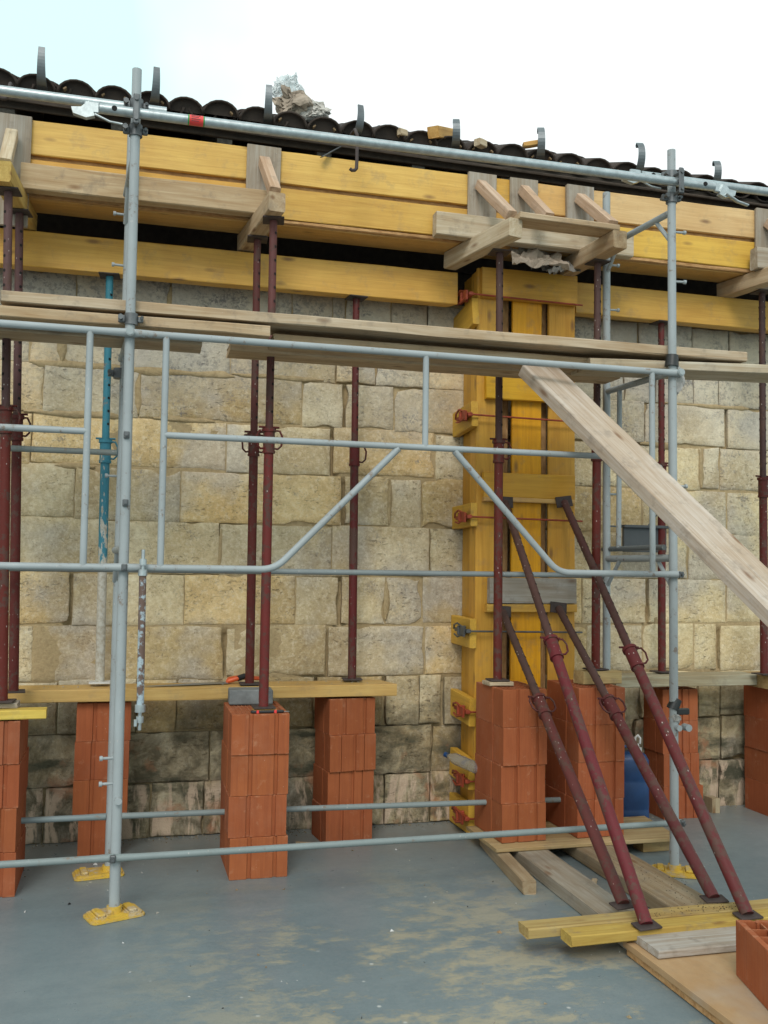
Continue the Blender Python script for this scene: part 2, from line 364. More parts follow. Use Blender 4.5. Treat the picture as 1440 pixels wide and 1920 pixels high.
def timber_mesh(name, L, wd, h, mat, bev=.004, cut0=0., cut1=0., wob=.0012, bow=0.):
    n = max(3, int(L / .25) + 2); mb = MB(); vs = []
    for i in range(n):
        t = i / (n - 1); j = lambda: random.uniform(-wob, wob)
        b = bow * math.sin(t * PI)
        for k, (sy, sz, cy, cz) in enumerate(((-1, -1, 0, 1), (-1, -1, 1, 0), (1, -1, 1, 0), (1, -1, 0, 1), (1, 1, 0, 1), (1, 1, 1, 0), (-1, 1, 1, 0), (-1, 1, 0, 1))):
            e = bev * random.uniform(.6, 1.5)
            y = sy * (wd / 2 - cy * e) + j(); z = sz * (h / 2 - cz * e) + j() + b
            x = L * t
            if i == 0: x += cut0 * (sy * .5 + .5) + j() * 2
            if i == n - 1: x += cut1 * (sy * .5 + .5) + j() * 2
            vs.append((x, y, z))
    fs = [tuple(range(7, -1, -1)), tuple(range((n - 1) * 8, n * 8))]
    for i in range(n - 1):
        for k in range(8): q = (k + 1) % 8; fs.append((i * 8 + k, i * 8 + q, i * 8 + 8 + q, i * 8 + 8 + k))
    mb.add(vs, fs); return mb.mesh(name, mat)
def timber(name, a, b, wd, h, mat, color, parent=None, up=(0, 0, 1), **kw):
    """beam whose centre line runs from a to b; wd across, h along up"""
    a, b = Vector(a), Vector(b); jit = random.uniform(.93, 1.06)
    return link(name, timber_mesh(name, (b - a).length, wd, h, mat, **kw), frame(a, b - a, up), parent, tuple(c * jit for c in color))
YEL, YEL2, TAN, ORA = (.70, .425, .08), (.74, .485, .125), (.68, .43, .155), (.64, .365, .07)
RAW, RAWP, GREY, PALE = (.52, .415, .285), (.56, .43, .33), (.43, .395, .335), (.60, .53, .40)

# ================================================================== SETTING
mb = MB(); mb.add([(-60, -60, 0), (60, -60, 0), (60, 60, 0), (-60, 60, 0)], [(0, 1, 2, 3)])
fl = link('floor', mb.mesh('floor', 'concrete_slab')); fl['kind'] = 'structure'

# ================================================================== STONE WALL
WY = 6.12
wall = thing('stone_wall', (1.8, WY, 0), 'old wall of large cream limestone blocks with ochre mortar behind the scaffold', 'wall')
COURSES = [
 (3.17, 3.46, [-0.36, 0.21, 0.98, 1.25, 1.34, 1.65, 1.91, 3.49, 3.93, 4.24]),
 (2.88, 3.17, [-0.62, -0.43, -0.01, 0.59, 1.28, 1.55, 1.92, 3.38, 3.63, 3.94, 4.15]),
 (2.58, 2.88, [0.03, 1.06, 1.34, 1.68, 1.91, 3.54, 4.21]),
 (2.265, 2.58, [-0.59, 0.58, 1.26, 1.97, 3.21, 4.0, 4.15]),
 (1.94, 2.265, [-0.33, 0.3, 1.34, 1.655, 1.88, 3.25, 3.52, 4.21]),
 (1.61, 1.94, [-0.17, 0.55, 1.27, 1.4, 1.94, 3.13, 3.89]),
 (1.295, 1.61, [-0.33, 0.34, 1.04, 1.33, 1.64, 1.89, 3.05, 3.56, 4.2]),
 (.965, 1.295, [-0.54, 0.6, 1.25, 1.91, 3.09, 3.52, 3.93, 4.13]),
 (.64, .965, [-0.39, 0.07, 0.31, 1.18, 1.64, 1.88, 2.04, 3.5, 3.96, 4.14]),
 (.33, .64, [-0.22, 0.52, 1.2, 1.97, 3.46, 4.15]),
 (0, .33, [-0.45, 0.17, 0.49, 0.95, 1.65, 1.96, 3.54, 4.13])]
X0, X1 = -2.3, 6.4
def stone_mesh(wd, ht, seed, rough):
    def cuts(L): n = max(3, int(L / .04)); e = .005; return [0, e] + [e + (L - 2 * e) * i / n for i in range(1, n)] + [L - e, L]
    us, qs = cuts(wd), cuts(ht); nx, nz = len(us) - 1, len(qs) - 1; mb = MB(); vs = []
    for k, q in enumerate(qs):
        for i, u in enumerate(us):
            x = u - wd / 2; z = q - ht / 2
            p = Vector((x * 6 + seed * 3.1, z * 6, seed))
            ex, ez = min(i, nx - i), min(k, nz - k)
            a = .010 * noise.noise(p * 1.4 + Vector((7, 0, 0))); b = .010 * noise.noise(p * 1.7 + Vector((0, 9, 0)))
            chip = max(0, noise.noise(p * .9 + Vector((3, 3, 3))) - .3) * .075
            if ex <= 1: x -= math.copysign(abs(a) + chip, x)
            if ez <= 1: z -= math.copysign(abs(b) + chip, z)
            y = rough * (noise.noise(p * .7) * .9 + noise.noise(p * 2.6) * .5 + noise.noise(p * 6) * .25)
            if ex == 0 or ez == 0: y += .0035 + .006 * max(0, noise.noise(p * 3.1))
            vs.append((x, y, z))
    st = nx + 1
    quad = lambda k, i: (k * st + i, k * st + i + 1, (k + 1) * st + i + 1, (k + 1) * st + i)
    fin_ = [quad(k, i) for k in range(1, nz - 1) for i in range(1, nx - 1)]; fs = [quad(k, i) for k in range(nz) for i in range(nx) if k in (0, nz - 1) or i in (0, nx - 1)]
    bd = [i for i in range(st)] + [k * st + nx for k in range(1, nz + 1)] + [nz * st + i for i in range(nx - 1, -1, -1)] + [k * st for k in range(nz - 1, 0, -1)]
    b0 = len(vs); vs += [(vs[i][0] * .985, .09, vs[i][2] * .985) for i in bd]; nb = len(bd)
    fs += [(bd[i], b0 + i, b0 + (i + 1) % nb, bd[(i + 1) % nb]) for i in range(nb)]
    mb.add(vs, fin_ + fs); mb.sm = [True] * len(fin_) + [False] * len(fs); return mb.mesh('stone', 'limestone')
sid = 0
OPEN = [(1.25, .965), (1.33, 1.295), (1.34, 2.58), (2.04, .64), (1.64, .64), (4.13, .965), (4.21, 2.58), (1.26, 2.265), (1.34, 1.94), (-.33, 1.295), (.6, .965), (3.56, 1.295), (1.18, .64)]
for ci, (z0, z1, xs) in enumerate(COURSES):
    xs = list(xs)
    xs += [2.45 + random.uniform(-.15, .2)] if ci != 0 else [2.3, 2.9]
    x = min(xs)
    while x > X0 + .3: x -= random.uniform(.42, .75); xs.append(max(x, X0))
    x = max(xs)
    while x < X1 - .3: x += random.uniform(.42, .75); xs.append(min(x, X1))
    xs = sorted(xs)
    for a, b in zip(xs, xs[1:]):
        if b - a < .035: continue
        sid += 1; wd, ht = b - a, z1 - z0
        oa = any(abs(a - jx) < .011 and abs(z0 - jz) < .01 for jx, jz in OPEN); ob_ = any(abs(b - jx) < .011 and abs(z0 - jz) < .01 for jx, jz in OPEN); wd -= .009 * (oa + ob_); a2, b2 = a + .009 * oa, b - .009 * ob_
        zo = random.uniform(-.009, .009); wd += random.uniform(0, .006); ht += random.uniform(-.004, .012)
        rgh = .0018 if z0 > .6 else .02
        ob = link('stone', stone_mesh(wd - (.003 if a < 1.2 and z0 > .9 else .008), ht - (.003 if a < 1.2 and z0 > .9 else .007), sid * 1.37, rgh), T((a2 + b2) / 2, WY + random.uniform(-.006, .004) + (.01 if z0 < .6 else 0) + (1.15 if z0 > 3.45 else 0), (z0 + z1) / 2 + zo) @ RY(random.uniform(-.008, .008)) @ RZ(random.uniform(-.012, .012)), wall)
        r = random.random(); k = random.uniform(.86, 1.05)
        t = (1, 1, 1) if r < .3 else (.88, .87, .86) if r < .5 else (1.03, .92, .74) if r < .72 else (.9, .92, .97) if r < .86 else (.80, .71, .56)
        if 1.3 < (a + b) / 2 < 2.0 and .9 < z0 < 2.1: t = (.93, .92, .95) if random.random() < .6 else (1, .97, .92)
        if (a + b) / 2 > 3.5: t = (1.06, 1.06, 1.02)
        if abs((a + b) / 2 - 3.87) < .2 and abs(z0 - 2.58) < .1: t = (1.2, 1.22, 1.3)
        if abs((a + b) / 2 - 4.4) < .4 and 2 < z0 < 2.6: t = (1.05, 1.08, 1.16)
        ob.color = (t[0] * k, t[1] * k, t[2] * k, 1)
mb = MB(); nx, nz = 250, 120; vs = []
for k in range(nz + 1):
    for i in range(nx + 1):
        x = X0 + (X1 - X0) * i / nx; z = 3.47 * k / nz; p = Vector((x, z, 0))
        d = noise.noise(p * 1.1 + Vector((4, 2, 0))); d2 = noise.noise(p * 5)
        y = (.007 if x > 1.1 else .0045) + .05 * max(0, -d * 1.3 + (.05 if x > 1.1 else -.2)) + .006 * d2 + .002 * noise.noise(p * 22)
        if z < .95: y += .03
        if any(abs(x - jx) < .03 and -.01 < z - jz < .3 for jx, jz in OPEN): y = max(y, .05 + .02 * d2)
        vs.append((x - 1.8, max(y, .002), z))
mb.add(vs, [(k * (nx + 1) + i, k * (nx + 1) + i + 1, (k + 1) * (nx + 1) + i + 1, (k + 1) * (nx + 1) + i) for k in range(nz) for i in range(nx)], 0, True)
mb.box((X0 - 1.8, .085, 0), (X1 - 1.8, .5, 3.469)); mb.box((X0 - 1.8, .0, 3.4701), (X0 - 1.79 + .2, 1.2, 4.25)); mb.box((X1 - 2.0, .0, 3.4701), (X1 - 1.8, 1.2, 4.25)); mb.box((X0 - 1.8, .501, 3.3), (X1 - 1.8, 1.219, 3.4))  # end boxes above the wall top are added, unseen, to stop side light
link('mortar_bed', mb.mesh('mortar_bed', 'lime_mortar'), T(1.8, WY, 0), wall)

for k in range(9): timber('gap_darkening_board', (X0, WY + 1.25 + .027 * (k % 2), 3.45 + k * .19), (X1, WY + 1.25 + .027 * (k % 2), 3.45 + k * .19), .025, .215, 'dark_wood', (1, 1, 1), wall)  # dark boards added behind the wall top to make the gap read black
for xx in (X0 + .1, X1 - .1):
    for k in range(4): timber('side_light_blocker', (xx, 5.7 + .12 * k, 3.72 + k * .22), (xx, WY + 1.24, 3.72 + k * .22), .025, .215, 'dark_wood', (1, 1, 1), wall)  # unseen boards added at both ends to keep light out of the gap
# ochre mortar smeared flush over some of the joints
def smear(pts, hw, seed):
    mb = MB(); vs = []; L = sum((Vector(b) - Vector(a)).length for a, b in zip(pts, pts[1:])); n = max(8, int(L / .03)); a, b = Vector(pts[0]), Vector(pts[-1])
    d = (b - a).normalized(); nn = Vector((-d.y, d.x))
    for i in range(n + 1):
        t = i / n; c = a.lerp(b, t); q = Vector((c.x * 3, c.y * 3, seed)); e = min(1, min(t, 1 - t) * L / .06) * .9 + .1
        w0 = hw * e * (.75 + .9 * noise.noise(q * 1.5)); w1 = hw * e * (.75 + .9 * noise.noise(q * 1.5 + Vector((9, 9, 0))))
        w0, w1 = max(w0, .006), max(w1, .006)
        for k, (o_, yy) in enumerate(((-w0, .012), (-w0 * .8, -.005), (0, -.008), (w1 * .8, -.005), (w1, .012))):
            p = c + nn * (o_ + .006 * noise.noise(q * 4 + Vector((k, 0, 0)))); vs.append((p.x, WY + yy + .004 * noise.noise(q * 3 + Vector((0, k, 3))), p.y))
    mb.add(vs, [(i * 5 + k, i * 5 + k + 1, i * 5 + 6 + k, i * 5 + 5 + k) for i in range(n) for k in range(4)], 0, True)
    part('mortar_smear', mb, 'lime_mortar', wall)
for i, (p, hw) in enumerate(((((-.62, 2.885), (.62, 2.875)), .032), (((-.64, 2.585), (-.05, 2.58)), .03), (((.12, 2.58), (.5, 2.578)), .024), (((.03, 2.6), (.035, 2.86)), .03),
        (((-.45, 2.262), (-.22, 2.262)), .028), (((.6, 2.89), (1.2, 2.885)), .018), (((1.655, 1.96), (1.66, 2.25)), .022), (((1.64, 1.33), (1.64, 1.58)), .026),
        (((4.0, 2.28), (3.98, 2.56)), .032), (((3.5, 2.58), (3.8, 2.58)), .03), (((3.7, 2.885), (4.4, 2.88)), .022), (((.55, 1.63), (.56, 1.9)), .018), (((-.43, 2.9), (-.43, 3.15)), .028), (((.2, 3.2), (.21, 3.42)), .02))): smear(p, hw, i * 3.3)

# ================================================================== ROOF
roof = thing('tiled_roof', (1.8, 5.62, 4.3), 'low roof edge of dark brown canal tiles above the wooden formwork', 'roof')
PITCH = math.radians(24); RS = .208
def tile_mesh(sign, r0, r1, L):
    n = 10; mb = MB(); th = .013; vs = []
    for (t, r) in ((0, r0), (L, r1)):
        for rr in (r, r - th):
            for i in range(n + 1):
                a = PI * i / n; vs.append((-rr * 1.05 * math.cos(a), t, sign * rr * .82 * math.sin(a)))
    m = n + 1; fs = []
    for i in range(n):
        fs += [(i, i + 1, 2 * m + i + 1, 2 * m + i), (m + i, 3 * m + i, 3 * m + i + 1, m + i + 1), (i, m + i, m + i + 1, i + 1), (2 * m + i, 2 * m + i + 1, 3 * m + i + 1, 3 * m + i)]
    fs += [(0, 2 * m, 3 * m, m), (n, m + n, 3 * m + n, 2 * m + n)]
    mb.add(vs, fs, 0, True)
    if sign > 0: mb.add([(-.9 * r0 * math.cos(PI * i / n), .03, .74 * r0 * math.sin(PI * i / n)) for i in range(m)], [tuple(range(m))])
    return mb.mesh('tile', 'roof_tile')
cov = tile_mesh(1, .105, .086, .46); chn = tile_mesh(-1, .085, .1, .46)
wed = MB().box((-.011, -.004, -.004), (.011, .03, .006), 0, .002).mesh('wedge', 'tan_wood')
def eave(x): return 5.60 + (x + .7) * .028
nt_ = int((X1 - X0) / RS)
for row in range(3):
    for i in range(nt_):
        x = X0 + .056 + i * RS + random.uniform(-.008, .008); y0 = eave(x) + row * .36 * math.cos(PITCH); z0 = 4.318 + row * .36 * math.sin(PITCH) + random.uniform(-.006, .006)
        R0 = RX(PITCH) @ RZ(random.uniform(-.03, .03))
        link('cover_tile', cov, T(x, y0 + random.uniform(-.015, .015), z0 + .016) @ R0, roof)
        link('channel_tile', chn, T(x + RS / 2, y0 + .02 + random.uniform(-.01, .01), z0 + .055) @ R0, roof)
        if row == 0:
            for sx in (-.062, .062):
                if random.random() < .55: link('wedge', wed, T(x + sx, y0 - .004, z0 + .046 + random.uniform(-.006, .006)) @ RY(math.copysign(.75, sx)), roof)
for k in range(14):
    x = X0 + .33 + k * .617 - .01; link('rafter', timber_mesh('rafter', 2.1, .09, .10, 'grey_wood'), frame((x, eave(x) + .09, 4.235), (0, math.cos(PITCH), math.sin(PITCH))), roof)
for k in range(10):
    s = k * .22
    timber('roof_board', (X0, eave(X0) + .10 + s * math.cos(PITCH), 4.306 + s * math.sin(PITCH)), (X1, eave(X1) + .10 + s * math.cos(PITCH), 4.306 + s * math.sin(PITCH)), .215, .018, 'dark_wood', (1, 1, 1), roof, up=(0, -math.sin(PITCH), math.cos(PITCH)))
timber('fascia_board', (X0, eave(X0) + .075, 4.285), (X1, eave(X1) + .075, 4.285), .02, .09, 'dark_wood', (1, 1, 1), roof)
def bracket(x, hgt, curl, rz=0., top=0.):
    y, z = eave(x) + .0, 4.35; pts = []
    R = hgt / 2
    for i in range(15):
        a = -PI / 2 + (PI * curl) * i / 14
        pts.append((y - .02 - math.cos(a) * R * (.62 if curl < .8 else .95), z + R + math.sin(a) * R))
    pts = [(y + .09, z - .0)] + pts
    ly, lz = pts[-1]; pts += [(ly + .012, lz - .012), (ly + .006, lz - .026)] if curl > .75 else []
    mb = MB(); vs = []; n = len(pts)
    for i, (py, pz) in enumerate(pts):
        wd = .028 - .011 * i / n
        q0 = pts[max(i - 1, 0)]; q1 = pts[min(i + 1, n - 1)]; ty, tz = q1[0] - q0[0], q1[1] - q0[1]; l = math.hypot(ty, tz) or 1
        ny, nz_ = -tz / l * .004, ty / l * .004
        vs += [(-wd, py - ny, pz - nz_), (wd, py - ny, pz - nz_), (wd, py + ny, pz + nz_), (-wd, py + ny, pz + nz_)]
    vs = [(x + p[0], p[1], p[2]) for p in vs]
    fs = [(0, 1, 2, 3), tuple(range(4 * n - 4, 4 * n))] + [(i * 4 + k, i * 4 + (k + 1) % 4, i * 4 + 4 + (k + 1) % 4, i * 4 + 4 + k) for i in range(n - 1) for k in range(4)]
    mb.add(vs, fs)
    c = Vector((x, y, z)); mb.v = [tuple(T(c) @ RZ(rz) @ T(-c) @ Vector(p)) for p in mb.v]
    part('gutter_bracket', mb, 'zinc_strap', roof)
for x, h, cu_, rz in ((-.55, .27, .62, 0), (.065, .255, .62, .1), (.735, .24, .66, -.1), (1.285, .19, .7, .15), (1.94, .17, .95, -.25), (2.53, .20, .98, -.3), (3.25, .20, .9, -.2), (3.86, .16, .95, -.3), (4.5, .18, .95, -.2), (-1.2, .25, .65, 0)):
    bracket(x, h, cu_, rz)
def jhook(x, z1, label):
    y = 5.4
    mb = MB(); pts = [(x, eave(x) - .01, 4.31), (x, y + .06, 4.28), (x, y, 4.22), (x, y, z1 + .05)] + [(x - .025 + .025 * math.cos(a), y - .006, z1 + .02 - .03 * math.sin(a)) for a in (.5, 1.1, 1.8, 2.4)]
    mb.tube(pts, .0105, 8); part('hanging_bracket', mb, 'rust_plate', roof)
jhook(1.235, 4.01, ''); jhook(-.70, 4.17, '')
# loose things on the roof
t_ = timber('flat_bar', (1.06, 5.60, 4.15), (1.47, 5.82, 4.50), .03, .008, 'zinc_strap', (1, 1, 1)); tag(t_, 'dark flat metal bar leaning across the roof edge beside a bracket', 'metal bar')
t_ = timber('timber_offcut', (1.77, 5.60, 4.40), (1.97, 5.86, 4.52), .075, .07, 'raw_timber', TAN); tag(t_, 'square tan timber offcut lying on the dark roof tiles', 'offcut')
t_ = timber('timber_offcut', (1.55, 5.62, 4.385), (1.61, 5.66, 4.395), .03, .04, 'raw_timber', PALE); tag(t_, 'tiny pale wood scrap on the tiles near the tan offcut, left of it', 'offcut')
t_ = timber('timber_offcut', (2.07, 5.62, 4.385), (2.13, 5.66, 4.39), .05, .045, 'raw_timber', PALE); tag(t_, 'small pale wood block on the tiles right of the tan offcut', 'offcut')
t_ = timber('timber_offcut', (2.40, 5.66, 4.42), (2.50, 5.64, 4.44), .05, .03, 'raw_timber', TAN); tag(t_, 'short flat wood scrap caught behind a curled bracket on the roof', 'offcut')
def crumple(name, mat, c, sx, sy, sz, seed, amp=1., sub=5, parent=None, sharp=2.2):
    import bmesh
    b = bmesh.new(); bmesh.ops.create_icosphere(b, subdivisions=sub, radius=1)
    for v in b.verts:
        p = v.co * sharp * .6 + Vector((seed, seed * 2, 0)); q = v.co + (noise.noise_vector(p) * .75 + noise.noise_vector(p * 2.3) * .4 + noise.noise_vector(p * 5.1) * .16 + noise.noise_vector(p * 11) * .05) * amp
        v.co = Vector((q.x * sx, q.y * sy, q.z * sz))
    me = bpy.data.meshes.new(name); b.to_mesh(me); b.free(); me.materials.append(M[mat])
    return link(name, me, T(*c), parent)
tag(crumple('plastic_sheet', 'clear_plastic', (.87, 5.74, 4.585), .075, .05, .10, 3.3), 'clear crumpled plastic sheet rising from the rubbish on the roof', 'plastic sheet')
tag(crumple('paper_bag', 'kraft_paper', (.885, 5.70, 4.50), .08, .06, .07, 8.1, 1.2), 'torn brown paper bag crumpled on the roof tiles', 'paper bag')
tag(crumple('plastic_bag', 'white_paper', (1.02, 5.70, 4.455), .085, .06, .055, 5.7, 1.2), 'whitish crumpled bag beside the brown paper on the roof', 'bag')

# ================================================================== BEAM FORMWORK
form = thing('beam_formwork', (1.8, 5.65, 3.73), 'yellow board formwork for a ring beam running along the top of the wall', 'formwork')
SEG = [(-2.2, -.72, YEL), (-.72, .715, YEL2), (.715, 2.11, YEL2), (2.11, 2.45, YEL), (2.45, 2.79, TAN), (2.79, 4.22, (.70, .49, .24)), (4.22, 6.2, TAN)]
for a, b, c in SEG:
    timber('upper_board', (a + .002, 5.664, 4.08), (b - .002, 5.664, 4.08), .027, .198, 'shutter_board', c, form)
for a, b, c in [(-2.2, -.72, YEL2), (-.72, .715, ORA), (.715, 2.11, (.72, .45, .10)), (2.11, 2.79, ORA), (2.79, 4.22, (.72, .46, .08)), (4.22, 6.2, YEL)]:
    timber('lower_board', (a + .002, 5.664, 3.857), (b - .002, 5.664, 3.857), .027, .19, 'shutter_board', c, form)
    timber('backing_strip', (a + .002, 5.698, 3.965), (b - .002, 5.698, 3.965), .035, .08, 'strand_board', (1, 1, 1), form)
    timber('edge_strip', (a + .002, 5.668, 3.747), (b - .002, 5.668, 3.747), .026, .022, 'strand_board', (1, 1, 1), form, wob=.003)
    timber('soffit_board', (a + .002, 5.795, 3.745), (b - .002, 5.795, 3.745), .222, .027, 'shutter_board', TAN, form)
    timber('back_board', (a + .002, 5.915, 3.96), (b - .002, 5.915, 3.96), .02, .38, 'shutter_board', ORA, form)
CL = [(-.70, .20, 3.73), (.717, .205, 3.93), (2.11, .19, 3.93), (2.396, .19, 3.93), (2.79, .195, 3.93), (4.215, .19, 3.80)]
for x, wd, zb in CL:
    ob = timber('cleat', (x + random.uniform(-.008, .008), 5.634, zb - .18), (x, 5.634, 4.185), wd, .026, 'raw_timber', (.40, .375, .33), form, up=(0, -1, 0))
for (p, q) in (((-.70, 5.60, 4.06), (-.69, 5.30, 3.765)), ((.712, 5.60, 4.08), (.735, 5.27, 3.765)), ((2.085, 5.60, 4.10), (2.15, 5.24, 3.775)), ((2.38, 5.60, 4.10), (2.42, 5.30, 3.815)), ((2.775, 5.60, 4.09), (2.805, 5.22, 3.78)), ((4.2, 5.6, 4.08), (4.25, 5.28, 3.77))):
    timber('diagonal_brace', p, q, .062, .062, 'raw_timber', PALE if p[0] < 0 else RAWP, form)
WL = [((-.64, 5.57, 3.806), (.735, 5.57, 3.806), (.56, .45, .30), 'long tan timber lying on the joists against the left formwork'),
      ((1.775, 5.57, 3.80), (3.125, 5.57, 3.788), (.62, .56, .44), 'pale whitish timber lying on the joists above the yellow column form'),
      ((4.05, 5.56, 3.80), (5.3, 5.56, 3.80), GREY, 'grey timber against the formwork at the right edge of the picture')]
for a, b, c, l in WL: tag(timber('waling_timber', a, b, .08, .146, 'raw_timber', c, bev=.006), l, 'timber')
JS = [((-.69, 5.17, 3.675), (-.63, 5.93, 3.675), (.64, .47, .16), 'yellowish joist under the formwork at the left edge of the picture'),
      ((.735, 5.17, 3.675), (.645, 5.93, 3.675), RAW, 'joist carried by the two close red props left of centre'),
      ((2.145, 5.16, 3.675), (1.975, 5.86, 3.675), PALE, 'joist carried by the prop in front of the yellow column form'),
      ((2.825, 5.16, 3.675), (2.76, 5.86, 3.675), RAW, 'joist whose end touches the transom of the right scaffold post'),
      ((4.22, 5.17, 3.675), (4.05, 5.93, 3.675), RAW, 'joist under the formwork at the right edge of the picture')]
for a, b, c, l in JS: tag(timber('formwork_joist', a, b, .095, .108, 'raw_timber', c, bev=.006), l, 'timber')
tag(timber('short_plank', (2.16, 5.215, 3.748), (2.82, 5.24, 3.748), .165, .034, 'raw_timber', RAW), 'short plank bridging two joist ends above the yellow column', 'plank')
IB = [((-2.0, 5.92, 3.508), (2.035, 5.92, 3.504), 'long yellow timber beam on props against the wall, left of the column', -.05), ((2.886, 5.92, 3.52), (6.0, 5.92, 3.51), 'yellow timber beam on props against the wall, right of the column', 0)]
for a, b, l, c1 in IB: tag(timber('edge_beam', a, b, .09, .212, 'shutter_board', (.66, .40, .085), cut1=c1), l, 'beam')
# ================================================================== COLUMN FORMWORK
colf = thing('column_formwork', (2.49, 5.8, 0), 'tall yellow board formwork for a column standing against the wall', 'formwork')
for x0, x1, y, c in ((2.146, 2.313, 5.8, (.70, .395, .06)), (2.396, 2.603, 5.806, (.76, .375, .01)), (2.652, 2.842, 5.802, (.66, .36, .05))):
    timber('front_board', ((x0 + x1) / 2, y + .0135, .01), ((x0 + x1) / 2, y + .0135, 3.63), x1 - x0, .027, 'shutter_board', c, colf, up=(0, -1, 0))
for x in (2.355, 2.628):
    timber('stud', (x, 5.90, .01), (x, 5.90, 3.6), .09, .03, 'strand_board', (1, 1, 1), colf, up=(0, -1, 0))
for y0, y1, x, c in ((5.83, 5.935, 2.152, (.68, .385, .06)), (5.94, 6.10, 2.162, (.62, .345, .045))):
    timber('side_board', (x + .0135, (y0 + y1) / 2, .01), (x + .0135, (y0 + y1) / 2, 3.62), y1 - y0, .027, 'shutter_board', c, colf, up=(-1, 0, 0))
timber('side_board', (2.825, 5.96, .01), (2.825, 5.96, 3.62), .26, .027, 'shutter_board', YEL, colf, up=(1, 0, 0))
FC = [(2.165, 2.838, 3.528, .20, (.68, .385, .06)), (2.196, 2.70, 2.866, .196, (.74, .41, .02)), (2.185, 2.822, 2.21, .16, (.68, .375, .04)), (2.185, 2.822, 2.118, .03, TAN), (2.227, 2.834, 1.533, .165, (.40, .39, .36)), (2.21, 2.836, 1.42, .05, YEL), (2.2, 2.83, .82, .1, YEL), (2.2, 2.83, .42, .12, ORA), (2.2, 2.83, .12, .1, YEL)]
for x0, x1, z, h, c in FC:
    timber('front_cleat', (x0, 5.778, z), (x1, 5.778, z), .04, h, 'shutter_board' if c[0] > .45 else 'raw_timber', c, colf)
SC = [(3.30, .18, .12), (2.645, .165, .07), (2.01, .15, .02), (1.265, .185, -.02), (.78, .175, -.06), (.39, .185, -.06), (.10, .185, -.0)]
for z, h, tl in SC:
    timber('side_cleat', (2.124, 5.775, z + tl * .3), (2.116, 6.1, z - tl * .1), .045, h, 'shutter_board', (.66, .41, .06), colf, cut1=.02)
def clamp(z, steel, front=True):
    c = thing_part = None
    mb = MB()
    if front: mb.tube([(2.07, 5.75, z), (2.87, 5.75, z - .01)], .006, 8)
    rod = part('clamp', mb, steel, colf) if front else None
    hb = MB()
    # jaw plates, wedge and lever on the side
    hb.box((2.068, 5.74, z - .012), (2.10, 5.98, z + .012), 0, .004)
    hb.prism([(5.76, z - .035), (5.80, z - .035), (5.86, z - .01), (5.86, z + .018), (5.78, z + .032), (5.75, z + .02)], .012, 'y', 0)
    k = len(hb.v) - 12
    hb.v[k:] = [(2.052 + p[1], p[0], p[2]) for p in hb.v[k:]]
    hb.tube([(2.062, 5.78, z + .02), (2.047, 5.86, z + .045), (2.057, 5.95, z + .03), (2.072, 6.0, z + .005)], .007, 6)
    hb.tube([(2.057, 5.77, z - .02), (2.042, 5.84, z - .04), (2.052, 5.93, z - .028)], .006, 6)
    hb.box((2.042, 5.83, z - .03), (2.097, 5.855, z + .03), 0, .004)
    part('clamp_jaw', hb, steel, rod if rod else colf)
for z, s in ((3.44, 'orange_steel'), (2.655, 'orange_steel'), (2.0, 'orange_steel'), (1.275, 'dark_steel'), (.77, 'orange_steel'), (.34, 'orange_steel'), (.11, 'orange_steel')): clamp(z, s)
def sheet(name, mat, c, sx, sy, seed, amp, rot):
    mb = MB(); n = 16; vs = []
    for j in range(n + 1):
        for i in range(n + 1):
            x, y = (i / n - .5), (j / n - .5); p = Vector((x * 5 + seed, y * 5, seed))
            vs.append((x * sx * (1 + .25 * noise.noise(p * .6)), y * sy * (1 + .3 * noise.noise(p * .7 + Vector((5, 0, 0)))), amp * (noise.noise(p) + .6 * abs(noise.noise(p * 2.1)) + .35 * noise.noise(p * 4))))
    mb.add(vs, [(j * (n + 1) + i, j * (n + 1) + i + 1, (j + 1) * (n + 1) + i + 1, (j + 1) * (n + 1) + i) for j in range(n) for i in range(n)])
    me = mb.mesh(name, mat); ob = link(name, me, T(*c) @ rot); so = ob.modifiers.new('thickness', 'SOLIDIFY'); so.thickness = .002; return ob
tag(sheet('cement_bag', 'kraft_paper', (2.47, 5.60, 3.66), .36, .22, 2.2, .05, RX(.75)), 'torn brown paper cement bag stuffed over the column form', 'paper bag')
tag(sheet('cement_bag', 'dusty_paper', (2.64, 5.66, 3.635), .30, .2, 6.2, .06, RX(.5) @ RZ(.5)), 'grey crumpled paper stuffed over the column form, right of the brown bag', 'paper bag')

